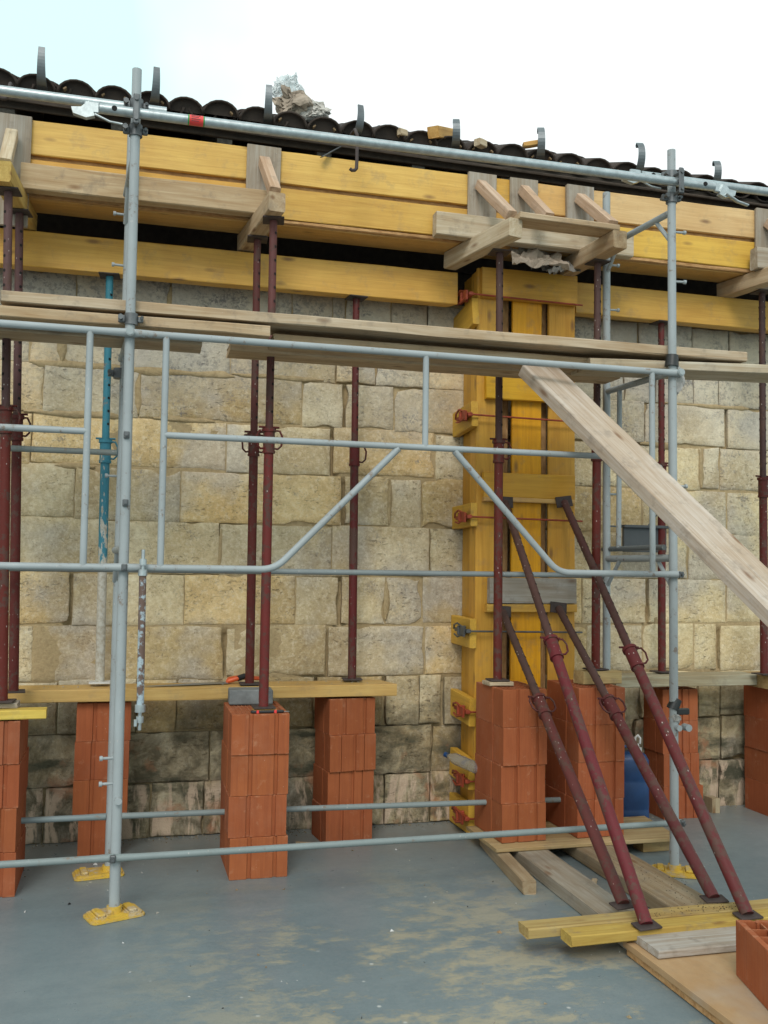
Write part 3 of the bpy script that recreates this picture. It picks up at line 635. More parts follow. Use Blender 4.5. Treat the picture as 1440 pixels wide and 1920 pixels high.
# ================================================================== PROPS
RED, RED2, DRED = (.12, .017, .011), (.10, .016, .012), (.08, .02, .018)
BRN = (.085, .042, .036); BLU = (.04, .21, .28)
def prop(base, top, split, label, group, co=RED, ci=BRN, bn=None, hn=None, ro=.0268, ri=.0218, mat='prop_paint', imat='prop_paint', spin=.6, hnd=1, name='steel_prop', plate=.12, asp=1.):
    a, b = Vector(base), Vector(top); L = (b - a).length; d = (b - a).normalized()
    up = Vector((0, -1, 0)) if abs(d.z) > .5 else Vector((0, 0, 1))
    q = d.to_track_quat('Z', 'Y').to_matrix().to_4x4(); e = bpy.data.objects.new(name, None); COL.objects.link(e); e.empty_display_size = .1
    # empty with its z axis along the prop, turned so that local -y looks towards the camera side
    ydir = (Vector((0, 1, 0)) - d * d.y).normalized(); xdir = ydir.cross(d)
    m0 = Matrix(((xdir.x, ydir.x, d.x, a.x), (xdir.y, ydir.y, d.y, a.y), (xdir.z, ydir.z, d.z, a.z), (0, 0, 0, 1)))
    put(e, m0); tag(e, label, 'prop', group)
    s = L * split
    link('outer_tube', MB().tube([(0, 0, .004), (0, 0, s * .5), (0, 0, s)], ro, 16).mesh('outer_tube', mat), m0, e, co)
    mb = MB().tube([(0, 0, s - .05), (0, 0, (s + L) / 2), (0, 0, L - .005)], ri, 16)
    z = s + .12
    while z < L - .06:
        for sg in (0, PI):
            an = spin + sg - PI / 2; dx, dy = math.cos(an), math.sin(an)
            ring = [(dx * (ri + .0006) - dy * .0085 * math.cos(t), dy * (ri + .0006) + dx * .0085 * math.cos(t), z + .0085 * math.sin(t)) for t in [2 * PI * i / 8 for i in range(8)]]
            mb.add(ring, [tuple(range(8))], 1)
        z += .078
    link('inner_tube', mb.mesh('inner_tube', [imat, 'hole_black']), m0, e, ci)
    sl_ = MB().tube([(0, 0, s - .10), (0, 0, s + .012)], ro + .006, 16); sl_.tube([(0, 0, s + .008), (0, 0, s + .026)], ro + .013, 16); sl_.tube([(0, 0, s - .112), (0, 0, s - .098)], ro + .009, 16)
    col = link('collar', sl_.mesh('collar', mat), m0, e, co)
    hb = MB()
    for sg in ((1, -1) if hnd > 1 else (1,)):
        hb.tube([(sg * ro, -.01, s + .015), (sg * (ro + .03), -.02, s + .012), (sg * (ro + .045), -.02, s - .02), (sg * (ro + .04), -.018, s - .07), (sg * (ro + .022), -.012, s - .088), (sg * ro, -.005, s - .085)], .0058, 6)
    hb.tube([(-ro - .03, .0, s + .034), (ro + .03, 0, s + .034)], .006, 8)
    link('adjusting_handle', hb.mesh('adjusting_handle', mat), m0, col, tuple(x * .8 for x in co))
    def pl(nm, at, nrm, off):
        fm = frame(at, (1, 0, 0) if abs(nrm[0]) < .9 else (0, 1, 0), nrm) @ RZ(random.uniform(-.15, .15))
        link(nm, MB().box((-plate / 2, -plate * asp / 2, -.004), (plate / 2, plate * asp / 2, .004), 0, .002).mesh(nm, 'rust_plate' if nm != 'base_plate' or mat != 'peeling_paint' else 'white_plastic'), fm, e)
    pl('base_plate', a + Vector((0, 0, .004)) if bn is None else a, bn or (0, 0, 1), 0)
    pl('head_plate', b, hn or (0, 0, 1), 0)
    return e
G1, G2, G3 = 'vertical props under the formwork', 'props under the wall beams', 'slanting props bracing the column form'
prop((.735, 5.30, .893), (.735, 5.30, 3.616), .555, 'front red prop of the close pair, standing on a wooden pad', G1, (.15, .022, .019), (.12, .04, .036), hnd=2)
prop((.72, 5.815, .96), (.688, 5.64, 3.616), .555, 'rear dark red prop of the close pair, standing on the sill plank', G1, RED2, (.10, .027, .023), hnd=2)
prop((2.163, 5.45, 1.0), (2.156, 5.44, 3.616), .545, 'red prop standing on the left brick stack before the yellow column', G1, RED, BRN)
prop((2.811, 5.45, 1.056), (2.82, 5.44, 3.616), .55, 'red prop standing on the right brick stack before the yellow column', G1, RED, BRN)
prop((4.20, 5.70, .98), (4.20, 5.68, 3.616), .50, 'dark red prop at the right edge of the picture', G1, RED2, (.06, .03, .028))
prop((-.605, 5.29, .955), (-.668, 5.29, 3.616), .56, 'front red prop at the left edge of the picture', G1, RED, (.10, .05, .048), spin=-.7)
prop((-.585, 5.60, .965), (-.645, 5.60, 3.616), .56, 'rear red prop at the left edge of the picture', G1, RED2, (.09, .04, .04))
prop((1.374, 5.92, .965), (1.364, 5.92, 3.394), .60, 'red prop on the yellow sill plank beneath the long wall beam', G2, (.11, .014, .013), (.10, .018, .016))
prop((-.145, 5.92, .97), (-.160, 5.92, 3.398), .58, 'turquoise blue prop with peeling white lower part', G2, (.04, .20, .27), BLU, mat='peeling_paint', imat='scaffold_paint')
prop((3.558, 5.93, .98), (3.565, 5.93, 3.41), .58, 'red prop on the grey sill plank behind the right scaffold post', G2, (.12, .017, .015), (.125, .02, .018))
def brace(foot, top, split, label, co, ci, hnd=1):
    prop(foot, (top[0], top[1] - .004, top[2]), split, label, G3, co, ci, bn=(0, -.12, 1), hn=(0, -1, .15), ro=.0298, ri=.0238, hnd=hnd, plate=.115, asp=.62)
brace((2.72, 3.824, .133), (2.738, 5.752, 2.115), .545, 'rightmost slanting prop, its foot resting by the grey board', (.115, .02, .021), (.085, .035, .032))
brace((2.21, 3.815, .133), (2.322, 5.752, 2.10), .575, 'long slanting prop with clean maroon tube, second from the left at its foot', (.125, .016, .021), (.075, .036, .03))
brace((2.70, 4.05, .133), (2.70, 5.752, 1.425), .60, 'slanting prop with a double handle, second from the right', (.10, .022, .023), (.085, .045, .04), 2)
brace((2.24, 4.07, .133), (2.312, 5.752, 1.40), .62, 'leftmost slanting prop, the shorter one of the left two', (.11, .028, .025), (.07, .04, .034), 2)

# ================================================================== BRICKS
def brick_mesh(wd, dp, ht, top, gr, cell=(.021, .034)):
    mb = MB(); g = .011
    def side(L, grooves):
        pts = [(0, 0)]
        for a, b in grooves: pts += [(a, 0), (a + .002, g), (b - .002, g), (b, 0)]
        return pts
    fr = side(wd, gr); dg = [(dp * .62, dp * .66)]
    poly = [(x, y) for x, y in fr] + [(wd - y, x) for x, y in side(dp, dg)] + [(wd - x, dp - y) for x, y in fr] + [(y, dp - x) for x, y in side(dp, dg)]
    poly = [(x - wd / 2, y - dp / 2) for x, y in poly]
    n = len(poly); e = .0025
    def ring(z, k): return [(x * (1 - k), y * (1 - k), z) for x, y in poly]
    rings = [ring(0, .008), ring(e, 0), ring(ht - e, 0), ring(ht, .006)]
    vs = sum(rings, []); fs = [tuple(range(n - 1, -1, -1))]
    for r in range(3): fs += [(r * n + i, r * n + (i + 1) % n, r * n + n + (i + 1) % n, r * n + n + i) for i in range(n)]
    if not top: fs.append(tuple(range(3 * n, 4 * n))); mb.add(vs, fs)
    else:
        t = .012; dp_ = .09
        inner = [(x * (wd - 2 * t - 2 * g) / wd, y * (dp - 2 * t - 2 * g) / dp, ht - .0003) for x, y in poly]; low = [(x, y, ht - dp_) for x, y, z in inner]
        vs += inner + low
        fs += [(3 * n + i, 3 * n + (i + 1) % n, 4 * n + (i + 1) % n, 4 * n + i) for i in range(n)] + [(4 * n + i, 4 * n + (i + 1) % n, 5 * n + (i + 1) % n, 5 * n + i) for i in range(n)] + [tuple(range(5 * n, 6 * n))]
        mb.add(vs, fs)
        hx, hy = wd / 2 - t - g, dp / 2 - t - g; rt = .0032
        k = int(2 * hx / cell[0])
        for i in range(1, k): x = -hx + 2 * hx * i / k; mb.box((x - rt, -hy, ht - dp_ + .002), (x + rt, hy, ht - .0012))
        k = int(2 * hy / cell[1])
        for i in range(1, k): y = -hy + 2 * hy * i / k; mb.box((-hx, y - rt, ht - dp_ + .002), (hx, y + rt, ht - .002))
    return mb.mesh('clay_brick', 'fired_clay')
GRV = [(.088, .112), (.222, .244)]
GRV2 = [(.072, .077), (.150, .172), (.222, .227)]
BM = {}
def brick(cx, cy, z, wd, dp, top, rz, label, group, col=1., gr=GRV):
    k = (round(wd, 3), round(dp, 3), top, gr is GRV)
    if k not in BM: BM[k] = brick_mesh(wd, dp, .2165, top, [(a * wd / .3, b * wd / .3) for a, b in gr])
    ob = link('clay_brick', BM[k], T(cx, cy, z) @ RZ(rz), None, (col, col * random.uniform(.94, 1.04), col))
    return tag(ob, label, 'brick', group)
STK = [('at the left edge of the picture', 'bricks of the leftmost stack', -.655, 5.45, 0, .30, .5, 0),
       ('behind the left scaffold post', 'bricks of the stack behind the left post', -.117, 5.94, 0, .30, .28, 0),
       ('under the close pair of red props', 'bricks of the stack under the paired props', .71, 5.475, 0, .31, .5, 0),
       ('under the cut end of the yellow sill plank', 'bricks of the stack under the plank end', 1.325, 5.90, 0, .295, .29, .12),
       ('left of the two before the yellow column', 'bricks of the stack left before the column', 2.24, 5.44, .102, .275, .42, .02),
       ('right of the two before the yellow column', 'bricks of the stack right before the column', 2.735, 5.46, .102, .30, .45, .0),
       ('behind the right scaffold post', 'bricks of the stack behind the right post', 3.665, 5.995, 0, .27, .25, 0),
       ('at the right edge of the picture', 'bricks of the rightmost stack', 4.44, 5.80, 0, .30, .5, 0)]
POS = ['bottom', 'second lowest', 'third lowest', 'top']
for where, grp, cx, cy, z0, wd, dp, rz in STK:
    for k in range(4):
        w2, d2 = wd, dp; dx = random.uniform(-.006, .006)
        if 'left scaffold' in where and k == 0: w2 = .235
        if 'right scaffold' in where and k == 0: w2, dx = .30, .02
        if 'sill plank' in where and k == 0: dx = -.012
        brick(cx + dx * .8, cy + random.uniform(-.010, .006), z0 + k * .2175, w2, d2, k == 3, rz + random.uniform(-.012, .012), '%s clay brick of the stack %s' % (POS[k], where), grp, random.uniform(.9, 1.06), GRV2 if 'sill plank' in where and k in (1, 2) or 'right scaffold' in where else GRV)
bm_ = brick_mesh(.30, .5, .215, True, GRV, (.062, .07))
tag(link('clay_brick', bm_, T(2.46, 3.14, .066) @ RZ(-.25), None, (1.02, 1, 1)), 'hollow clay brick lying on the plywood in the lower right corner', 'brick')

# ================================================================== SILLS, PADS AND BLOCKS ON THE STACKS
tag(timber('sill_plank', (-2.1, 5.875, .919), (1.62, 5.875, .917), .25, .072, 'shutter_board', (.62, .42, .15), cut1=-.045), 'long yellow sill plank lying on the brick stacks at left', 'plank')
tag(timber('sill_plank', (3.13, 5.88, .935), (4.20, 5.88, .935), .20, .075, 'raw_timber', (.40, .385, .29)), 'grey green sill plank on the bricks behind the right post', 'plank')
tag(timber('sill_plank', (4.205, 5.82, .925), (5.4, 5.82, .925), .36, .085, 'raw_timber', (.52, .38, .18)), 'tan sill timber on the bricks at the right edge of the picture', 'plank')
mb = MB().box((-.125, -.075, 0), (.125, .075, .083), 0, .006)
simple('grey_block', (.22, .235, .235), .9, 0, 14, .45, .5)
tag(link('concrete_block', mb.mesh('concrete_block', 'grey_block'), T(.705, 5.645, .872) @ RZ(-.05)), 'grey concrete block on the brick stack between the paired props', 'block')
tag(timber('wooden_pad', (.68, 5.30, .881), (.80, 5.30, .881), .10, .019, 'raw_timber', (.62, .42, .16)), 'small wooden pad under the front prop of the pair', 'pad')
tag(timber('wooden_pad', (2.09, 5.45, .985), (2.24, 5.45, .985), .13, .024, 'raw_timber', PALE), 'pale wooden pad on the left stack before the column', 'pad')
tag(timber('timber_block', (2.69, 5.44, 1.012), (2.96, 5.46, 1.012), .12, .078, 'raw_timber', (.52, .42, .22)), 'short thick timber block on the right stack before the column', 'block')
tag(timber('timber_batten', (-1.4, 5.22, .90), (-.385, 5.25, .90), .11, .045, 'shutter_board', (.66, .50, .10)), 'yellow batten jutting out on the leftmost brick stack', 'batten')
tag(timber('wooden_pad', (-.72, 5.33, .937), (-.53, 5.33, .937), .14, .026, 'raw_timber', GREY), 'grey wooden pad under the prop at the left edge', 'pad')

# ================================================================== SCAFFOLD
SG = (.335, .375, .385)
scaf = thing('scaffold', (1.47, 5.14, 0), 'blue grey tubular steel scaffold standing before the wall', 'scaffold')
FY, BY = 4.82, 5.47
POSTS = [(-.02, FY, -.03, FY, 4.13, .035), (-.056, BY, -.052, BY, 4.10, .035), (2.965, FY, 2.968, FY, 4.10, .035), (2.895, BY, 2.898, BY, 4.09, .035), (-3.02, FY, -3.02, FY, 4.1, .035), (-3.06, BY, -3.06, BY, 4.1, .035), (5.96, FY, 5.96, FY, 4.1, .035), (5.9, BY, 5.9, BY, 4.1, .035)]
def base_plate(x, y, rz, post, dx=0.):
    mb = MB(); m = T(x + dx, y, 0) @ RZ(rz)
    def rr_(hx, hy, r): return [(cx * (hx - r) + r * math.cos(a), cy * (hy - r) + r * math.sin(a)) for cx, cy, a0 in ((1, 1, 0), (-1, 1, 90), (-1, -1, 180), (1, -1, 270)) for a in [math.radians(a0 + 30 * k) for k in range(4)]]
    mb.prism(rr_(.13, .08, .028), .009, 'z', .002, 0, m); mb.prism(rr_(.118, .07, .024), .011, 'z', .0111, 0, m)
    for k in range(9):
        x_ = -.10 + k * .025
        if abs(x_) > .03: mb.box((x_ - .004, -.06, .0222), (x_ + .004, .06, .027), 0, .0015, m)
    for sx in (-.075, .075): mb.box((sx - .018, -.052, .0222), (sx + .018, .052, .036), 0, .004, m)
    mb.tube([(x, y, .0222), (x, y, .05)], .036, 14)
    part('base_plate', mb, 'yellow_plastic', post)
posts = []
for i, (x0, y0, x1, y1, zt, z0) in enumerate(POSTS):
    mb = MB(); f = lambda z: (x0 + (x1 - x0) * z / zt, y0, z)
    mb.tube([f(z0), f(.9), f(1.8), f(2.86)], .0242, 16); mb.tube([f(2.86), f(3.4), f(zt)], .0236 if i % 2 == 0 else .0242, 16)
    if i in (0, 2): mb.tube([f(z0), f(.29)], .0255, 16)
    p = part('post', mb, 'scaffold_paint', scaf, SG); posts.append(p)
    base_plate(x0, y0, (.35, .15, -.5, .1)[i % 4], p, -.055 if i == 1 else 0.)
    for z in ((.74, .62) if i == 0 else (3.62, 3.33, 2.15)):
        sx = -1 if i in (0, 1) else 1; pb = MB()
        pb.tube([(f(z)[0] + sx * .02, y0, z), (f(z)[0] + sx * .075, y0 - .005, z)], .007, 8)
        pb.tube([(f(z)[0] + sx * .072, y0 - .005, z), (f(z)[0] + sx * .086, y0 - .006, z)], .0125, 8)
        part('pin', pb, 'scaffold_paint', p, SG)
    if i in (0, 2):
        z = .545 if i == 0 else .80
        part('bolt', MB().tube([(f(z)[0] + .004, y0 - .02, z), (f(z)[0] + .006, y0 - .05, z)], .017, 12), 'scaffold_paint', p, SG)
def rail(name, pts, r=.0168, flat_ends=(False, False), col=SG, mat='scaffold_paint'):
    pts = [Vector(p) for p in pts]; mb = MB()
    if True:
        full = []; rs = []
        d0 = (pts[1] - pts[0]).normalized(); d1 = (pts[-1] - pts[-2]).normalized()
        if flat_ends[0]: full += [pts[0], pts[0] + d0 * .05, pts[0] + d0 * .12]; rs += [r * 1.15, r * 1.1, r]
        else: full += [pts[0]]; rs += [r]
        for p in pts[1:-1]: full.append(p); rs.append(r)
        if flat_ends[1]: full += [pts[-1] - d1 * .12, pts[-1] - d1 * .05, pts[-1]]; rs += [r, r * 1.1, r * 1.15]
        else: full += [pts[-1]]; rs += [r]
        mb.tube(full, rs, 12)
    return part(name, mb, mat, scaf, col)
def bend(a, b, c, rad=.07, n=6):
    a, b, c = Vector(a), Vector(b), Vector(c); p = b + (a - b).normalized() * rad; q = b + (c - b).normalized() * rad
    return [p * (1 - t) ** 2 + b * 2 * t * (1 - t) + q * t * t for t in [i / n for i in range(n + 1)]]
fy = FY - .035
# main bay, front guard frame
rail('ledger', [(-.025, fy, 2.79), (1.4, fy, 2.79), (2.985, fy, 2.79)], .0185, (True, True))
rail('ledger', [(-3.02, fy, 2.79), (-1.5, fy, 2.79), (-.03, fy, 2.79)], .0185, (True, True))
rail('guard_rail', [(.15, fy, 2.297), (1.4, fy, 2.297), (2.815, fy, 2.295)], .0165)
A, Bb, Cc, D = (-.02, fy, 1.648), (.705, fy, 1.648), (1.34, fy, 2.285), None
rail('guard_rail', [A] + bend(A, Bb, Cc) + [Cc], .0175, (True, False))
A2, B2, C2 = (1.648, fy, 2.285), (2.245, fy, 1.652), (2.985, fy, 1.65)
rail('guard_rail', [A2] + bend(A2, B2, C2) + [C2], .0175, (False, True))
for x, z0, z1 in ((.148, 1.655, 2.785), (2.816, 1.655, 2.785), (1.485, 2.30, 2.785)): rail('baluster', [(x, fy, z0), (x, fy, (z0 + z1) / 2), (x, fy, z1)], .0165)
# left bay frame
rail('guard_rail', [(-2.8, fy, 2.297), (-1.5, fy, 2.297), (-.21, fy, 2.298)], .0165)
rail('guard_rail', [(-3.02, fy, 1.65), (-1.6, fy, 1.65), (-.03, fy, 1.648)], .0175, (True, True))
rail('baluster', [(-.21, fy, 1.655), (-.21, fy, 2.2), (-.211, fy, 2.785)], .0165)
rail('baluster', [(-2.82, fy, 1.655), (-2.82, fy, 2.2), (-2.82, fy, 2.785)], .0165)
by = BY + .0
rail('guard_rail', [(-3.05, by, 2.278), (-1.5, by, 2.278), (-.08, by, 2.279)], .0165, col=(.24, .27, .26))
rail('guard_rail', [(-.07, by, 1.637), (1.4, by, 1.637), (2.9, by, 1.637)], .0165, col=(.24, .275, .28))
rail('guard_rail', [(-3.05, by, 1.637), (-1.5, by, 1.637), (-.07, by, 1.637)], .0165, col=(.24, .275, .28))
# foot rails
rail('foot_rail', [(-.035, fy + .005, .278), (1.4, fy, .281), (2.985, fy, .284)], .0168, (True, True), (.22, .265, .265))
rail('foot_rail', [(-3.02, fy, .28), (-1.5, fy, .282), (-.03, fy + .005, .28)], .0168, (True, True), (.22, .265, .265))
rail('foot_rail', [(-.07, by, .306), (1, by, .295), (2.9, by, .265)], .0165, (True, False), (.22, .26, .26))
rail('foot_rail', [(-3.0, by, .31), (-1.5, by, .31), (-.08, by, .306)], .0165, (False, True), (.20, .25, .26))
# end frames
for (fx, bx) in ((-.024, -.072), (2.967, 2.897), (-3.02, -3.06), (5.96, 5.9)):
    for z, r in ((3.735, .019), (2.80, .019), (1.742, .021)):
        rail('transom', [(fx, FY, z), ((fx + bx) / 2, (FY + BY) / 2, z), (bx, BY, z)], r)
    for z, s in ((3.735, -1), (1.742, -1)):
        rail('gusset', [(fx - .01, FY + .15, z - .01), (fx, FY + .01, z + s * .17)], .0125)
        rail('gusset', [(bx + .01, BY - .15, z - .01), (bx, BY - .01, z + s * .17)], .0125)
rail('end_rail', [(2.935, FY + .04, 1.803), (2.93, 5.1, 1.803), (2.905, BY + .06, 1.803)], .016, col=(.13, .15, .155))
rail('end_rail', [(2.935, 4.9, 2.262), (2.92, 5.2, 2.262)], .0165)
rail('end_rail', [(2.912, 5.345, 1.81), (2.915, 5.34, 2.4), (2.915, 5.335, 2.79)], .0155)
rail('end_rail', [(-.062, 5.35, 2.06), (-.055, 5.32, 2.3), (-.05, 5.32, 2.79)], .0155)
# handrail tubes of galvanised steel
def hand(x0, x1, y, z, latch0, latch1, r=.0245, z1=None):
    z1 = z if z1 is None else z1
    h = part('handrail_tube', MB().tube([(x0, y, z), ((x0 + x1) / 2, y, (z + z1) / 2), (x1, y, z1)], r, 18), 'galvanised', scaf)
    for x, zz, s in ((x0, z, -1), (x1, z1, 1)):
        if not (latch0 if s < 0 else latch1): continue
        mb = MB(); mb.box((min(x, x + s * .07), y - .012, zz - .03), (max(x, x + s * .07), y + .012, zz + .026), 0, .005)
        mb.prism([(x + s * .05, zz + .02), (x + s * .02, zz - .05), (x + s * .06, zz - .065), (x + s * .12, zz - .05), (x + s * .13, zz - .02), (x + s * .085, zz - .015)], .03, 'y', y - .028)
        mb.tube([(x + s * .02, y - .03, zz - .045), (x - s * .05, y - .035, zz - .075), (x - s * .11, y - .035, zz - .08)], .006, 6) if s < 0 else mb.tube([(x + s * .06, y - .03, zz - .045), (x + s * .13, y - .035, zz - .085), (x + s * .2, y - .035, zz - .10)], .007, 6, flat=2)
        part('latch', mb, 'galvanised', h)
        mb = MB(); mb.tube([(x - s * .07, y - .021, zz), (x - s * .07, y - .027, zz)], .013, 12); part('rivet_hole', mb, 'hole_black', h)
    return h
h1 = hand(-.20, 3.20, 4.752, 3.875, True, True, z1=3.885)
hand(-3.1, .12, 4.875, 3.958, False, False)
hand(2.8, 6.1, 4.875, 3.955, True, False)
for x, c, w_ in ((.262, 'red_plastic', .034),):
    mb = MB().tube([(x - w_, 4.752, 3.8767), (x + w_, 4.752, 3.8769)], .0252, 18, caps=False); part('sticker', mb, 'red_plastic', h1)
    simple('green_print', (.03, .3, .06), .5)
    for sx in (-1, 1): part('sticker_border', MB().tube([(x + sx * w_, 4.752, 3.8767), (x + sx * (w_ + .007), 4.752, 3.8768)], .0253, 18, caps=False), 'green_print', h1)
    tb = MB()
    for k in range(4):
        zz = 3.877 + .015 - k * .009; yy = 4.752 - math.sqrt(max(0, .0256 ** 2 - (zz - 3.877) ** 2))
        tb.box((x - .024, yy - .0006, zz - .0012), (x + .02 - .008 * (k % 2), yy + .0004, zz + .0012))
    part('sticker_print', tb, 'tape_black', h1)
def coupler(x, y, z, post, big=True):
    mb = MB(); mb.tube([(x, y, z - .028), (x, y, z + .028)], .033, 14)
    mb.box((x - .062, y - .012, z - .018), (x - .028, y + .012, z + .018), 0, .004)
    mb.tube([(x - .05, y - .045, z), (x - .05, y + .03, z)], .0085, 8); mb.tube([(x - .05, y - .05, z), (x - .05, y - .036, z)], .014, 6)
    mb.box((x + .03, y - .012, z - .014), (x + .058, y + .012, z + .014), 0, .004)
    mb.tube([(x + .048, y - .03, z + .004), (x + .052, y + .02, z + .02)], .008, 8)
    part('coupler', mb, 'dark_steel', post)
for x, p in ((-.027, posts[0]), (2.967, posts[2])):
    coupler(x, FY, 3.945, p); coupler(x, FY, 3.815, p)
    mb = MB(); z = 3.88
    mb.box((x - .016, 4.708, z - .075), (x + .016, 4.724, z + .075), 0, .006); mb.tube([(x, 4.70, z + .05), (x, 4.78, z + .055)], .011, 8); mb.tube([(x, 4.70, z - .05), (x, 4.78, z - .055)], .009, 8)
    part('clamp_strap', mb, 'dark_steel', p)
coupler(-.022, FY, 2.865, posts[0]); coupler(-.08, BY, 2.72, posts[1])
for x, y, z, p in ((-.025, fy - .012, 2.79, 0), (2.985, fy - .012, 2.79, 2)):
    mb = MB().tube([(x, y - .022, z), (x, y + .05, z)], .021, 14); mb.tube([(x, y - .026, z), (x, y - .02, z)], .016, 14); part('bolt', mb, 'scaffold_paint', posts[p], (.33, .38, .39))
for x, y, z, p in ((-.02, fy - .01, 1.648, 0), (2.985, fy - .01, 1.65, 2), (-.033, fy - .008, .279, 0), (2.985, fy - .01, .284, 2), (-.028, FY - .02, 2.29, 0), (-.024, FY - .02, 1.96, 0)):
    mb = MB().box((x - .014, y - .016, z - .017), (x + .014, y + .02, z + .017), 0, .004); mb.tube([(x, y - .03, z), (x, y - .01, z)], .008, 6); part('bolt', mb, 'dark_steel', posts[p])
# hanging jack tube
jk = part('jack_tube', MB().tube([(.066, 4.745, 1.635), (.070, 4.745, 1.2), (.072, 4.745, .985)], .0172, 12), 'rusty_paint', scaf, (.36, .45, .50))
mb = MB().tube([(.066, 4.745, 1.63), (.066, 4.745, 1.735)], .0085, 8); mb.tube([(.066, 4.745, 1.66), (.066, 4.745, 1.69)], .019, 6); mb.tube([(.066, 4.745, 1.61), (.066, 4.745, 1.64)], .022, 12)
mb.tube([(.072, 4.745, 1.0), (.072, 4.745, .965)], .025, 12); mb.tube([(.072, 4.745, .97), (.072, 4.745, .88)], .009, 8); mb.tube([(.072, 4.745, .945), (.072, 4.745, .915)], .02, 6); mb.box((.045, 4.73, .90), (.058, 4.76, .93))
part('jack_screw', mb, 'galvanised', jk)
# plastic wraps on the right post
w1 = crumple('plastic_wrap', 'grey_wrap', (3.0, 4.825, 2.77), .04, .035, .08, 4.4, .6, 4, scaf)
mb = MB().tube([(2.962, FY, 2.835), (2.968, FY, 2.90)], [.04, .034], 14); part('tape', mb, 'tape_black', w1)
w2 = crumple('plastic_wrap', 'grey_wrap', (2.97, 4.815, .85), .028, .028, .035, 1.4, .6, 4, scaf)
mb = MB().tube([(2.955, FY, .90), (2.985, FY, .955)], [.034, .03], 12); mb.box((2.97, 4.79, .87), (3.05, 4.82, .905), 0, .006); part('tape', mb, 'tape_black', w2)
mb = MB().tube([(3.03, 4.77, .80), (3.03, 4.82, .80)], .02, 12); part('bolt', mb, 'scaffold_paint', posts[2], SG)

# deck planks
DP = [((-2.9, 4.965, 2.863), (.67, 4.965, 2.872), .22, .056, RAW, 'lower front deck plank at left, ending under the upper plank', -.0),
      ((-2.9, 5.22, 2.855), (.345, 5.21, 2.852), .22, .045, (.46, .38, .28), 'rear deck plank at left, seen only from below', 0),
      ((-.63, 4.985, 2.943), (3.49, 4.995, 2.938), .26, .055, (.55, .46, .34), 'longest deck plank lying on top of the others', 0),
      ((.70, 5.06, 2.862), (2.62, 5.08, 2.862), .22, .045, RAW, 'deck plank under the longest plank in the middle', 0),
      ((2.50, 5.035, 2.845), (5.95, 4.92, 2.93), .27, .052, (.58, .54, .44), 'deck plank at right, reaching out past the right post', .0),
      ((.5, 5.30, 2.855), (2.85, 5.31, 2.855), .2, .045, RAW, 'rear deck plank in the middle, seen only from below', 0)]
for a, b, wd, h, c, l, c0 in DP: tag(timber('deck_plank', a, b, wd, h, 'raw_timber', c, bev=.005, wob=.002), l, 'plank', 'scaffold deck planks')
# leaning plank
d = Vector((.3186, -.6656, -.6749)).normalized(); A = Vector((2.227, 4.963, 2.766)) - d * .05; Bq = A + d * 4.08
tag(timber('leaning_plank', A, Bq, .25, .068, 'raw_timber', (.54, .48, .42), up=(.1064, -.6824, .7232), bev=.004), 'long pinkish plank leaning from the scaffold deck down to the right', 'plank')
# dark plate behind
mb = MB().box((3.27, 5.93, 1.80), (3.60, 5.955, 1.975), 0, .004); mb.box((3.26, 5.90, 1.965), (3.61, 5.955, 1.985), 0, .004)
e = thing('steel_plate', (3.43, 5.93, 1.8), 'dark grey flat steel plate hanging between the post and the wall', 'plate'); part('plate', mb, 'grey_plate', e)
part('hanger', MB().tube([(3.28, 5.94, 1.97), (3.15, 5.94, 1.975)], .006, 6).tube([(3.45, 5.94, 1.97), (3.56, 5.93, 2.1)], .005, 6), 'dark_steel', e)

# ================================================================== ON THE FLOOR
FT = [((2.035, 4.67, .0365), (2.13, 5.55, .0365), .075, .07, (.42, .345, .235), 'short timber on the slab at the left end of the base board', 'timber'),
      ((2.245, 3.88, .0385), (2.27, 5.6, .0385), .185, .073, (.385, .365, .315), 'wide grey timber on the slab running towards the yellow column', 'timber'),
      ((2.66, 3.88, .0385), (2.66, 5.6, .0385), .255, .073, (.33, .275, .19), 'dirty brown timber on the slab strewn with black grit', 'timber'),
      ((3.0, 5.27, .033), (3.17, 5.27, .033), .12, .066, (.50, .37, .18), 'small wooden block under the right end of the base board', 'block')]
for a, b, wd, h, c, l, cat in FT: tag(timber('floor_timber', a, b, wd, h, 'raw_timber', c, bev=.005, wob=.002), l, cat)
tag(timber('base_board', (2.04, 5.39, .0875), (3.20, 5.39, .0875), .50, .023, 'raw_timber', (.47, .365, .20), cut1=.05), 'broad board carrying the two brick stacks before the column', 'board')
tag(timber('yellow_batten', (1.70, 3.965, .1), (3.5, 3.985, .1), .105, .044, 'raw_timber', (.47, .36, .15), wob=.002), 'rear yellow batten with a broken left end, under the slanting props', 'batten')
tag(timber('yellow_batten', (1.845, 3.845, .1), (3.4, 3.865, .1), .10, .046, 'raw_timber', (.50, .37, .10)), 'front bright yellow batten under the feet of the slanting props', 'batten')
tag(timber('grey_board', (2.155, 3.725, .083), (3.1, 3.725, .083), .20, .032, 'raw_timber', (.46, .44, .41), cut0=.0), 'pale grey board lying on the plywood beside the battens', 'board')
mb = MB().box((2.12, 1.3, .036), (3.6, 3.86, .064), 0, .002)
pan = tag(link('plywood_panel', mb.mesh('plywood_panel', 'film_plywood')), 'large tan plywood panel on the slab in the lower right corner', 'panel')
mb = MB().box((2.13, 1.3, .004), (3.6, 3.845, .034), 0, .002)
tag(link('plywood_panel', mb.mesh('plywood_panel', 'strand_board')), 'lower strand board sheet beneath the plywood in the lower right corner', 'panel')
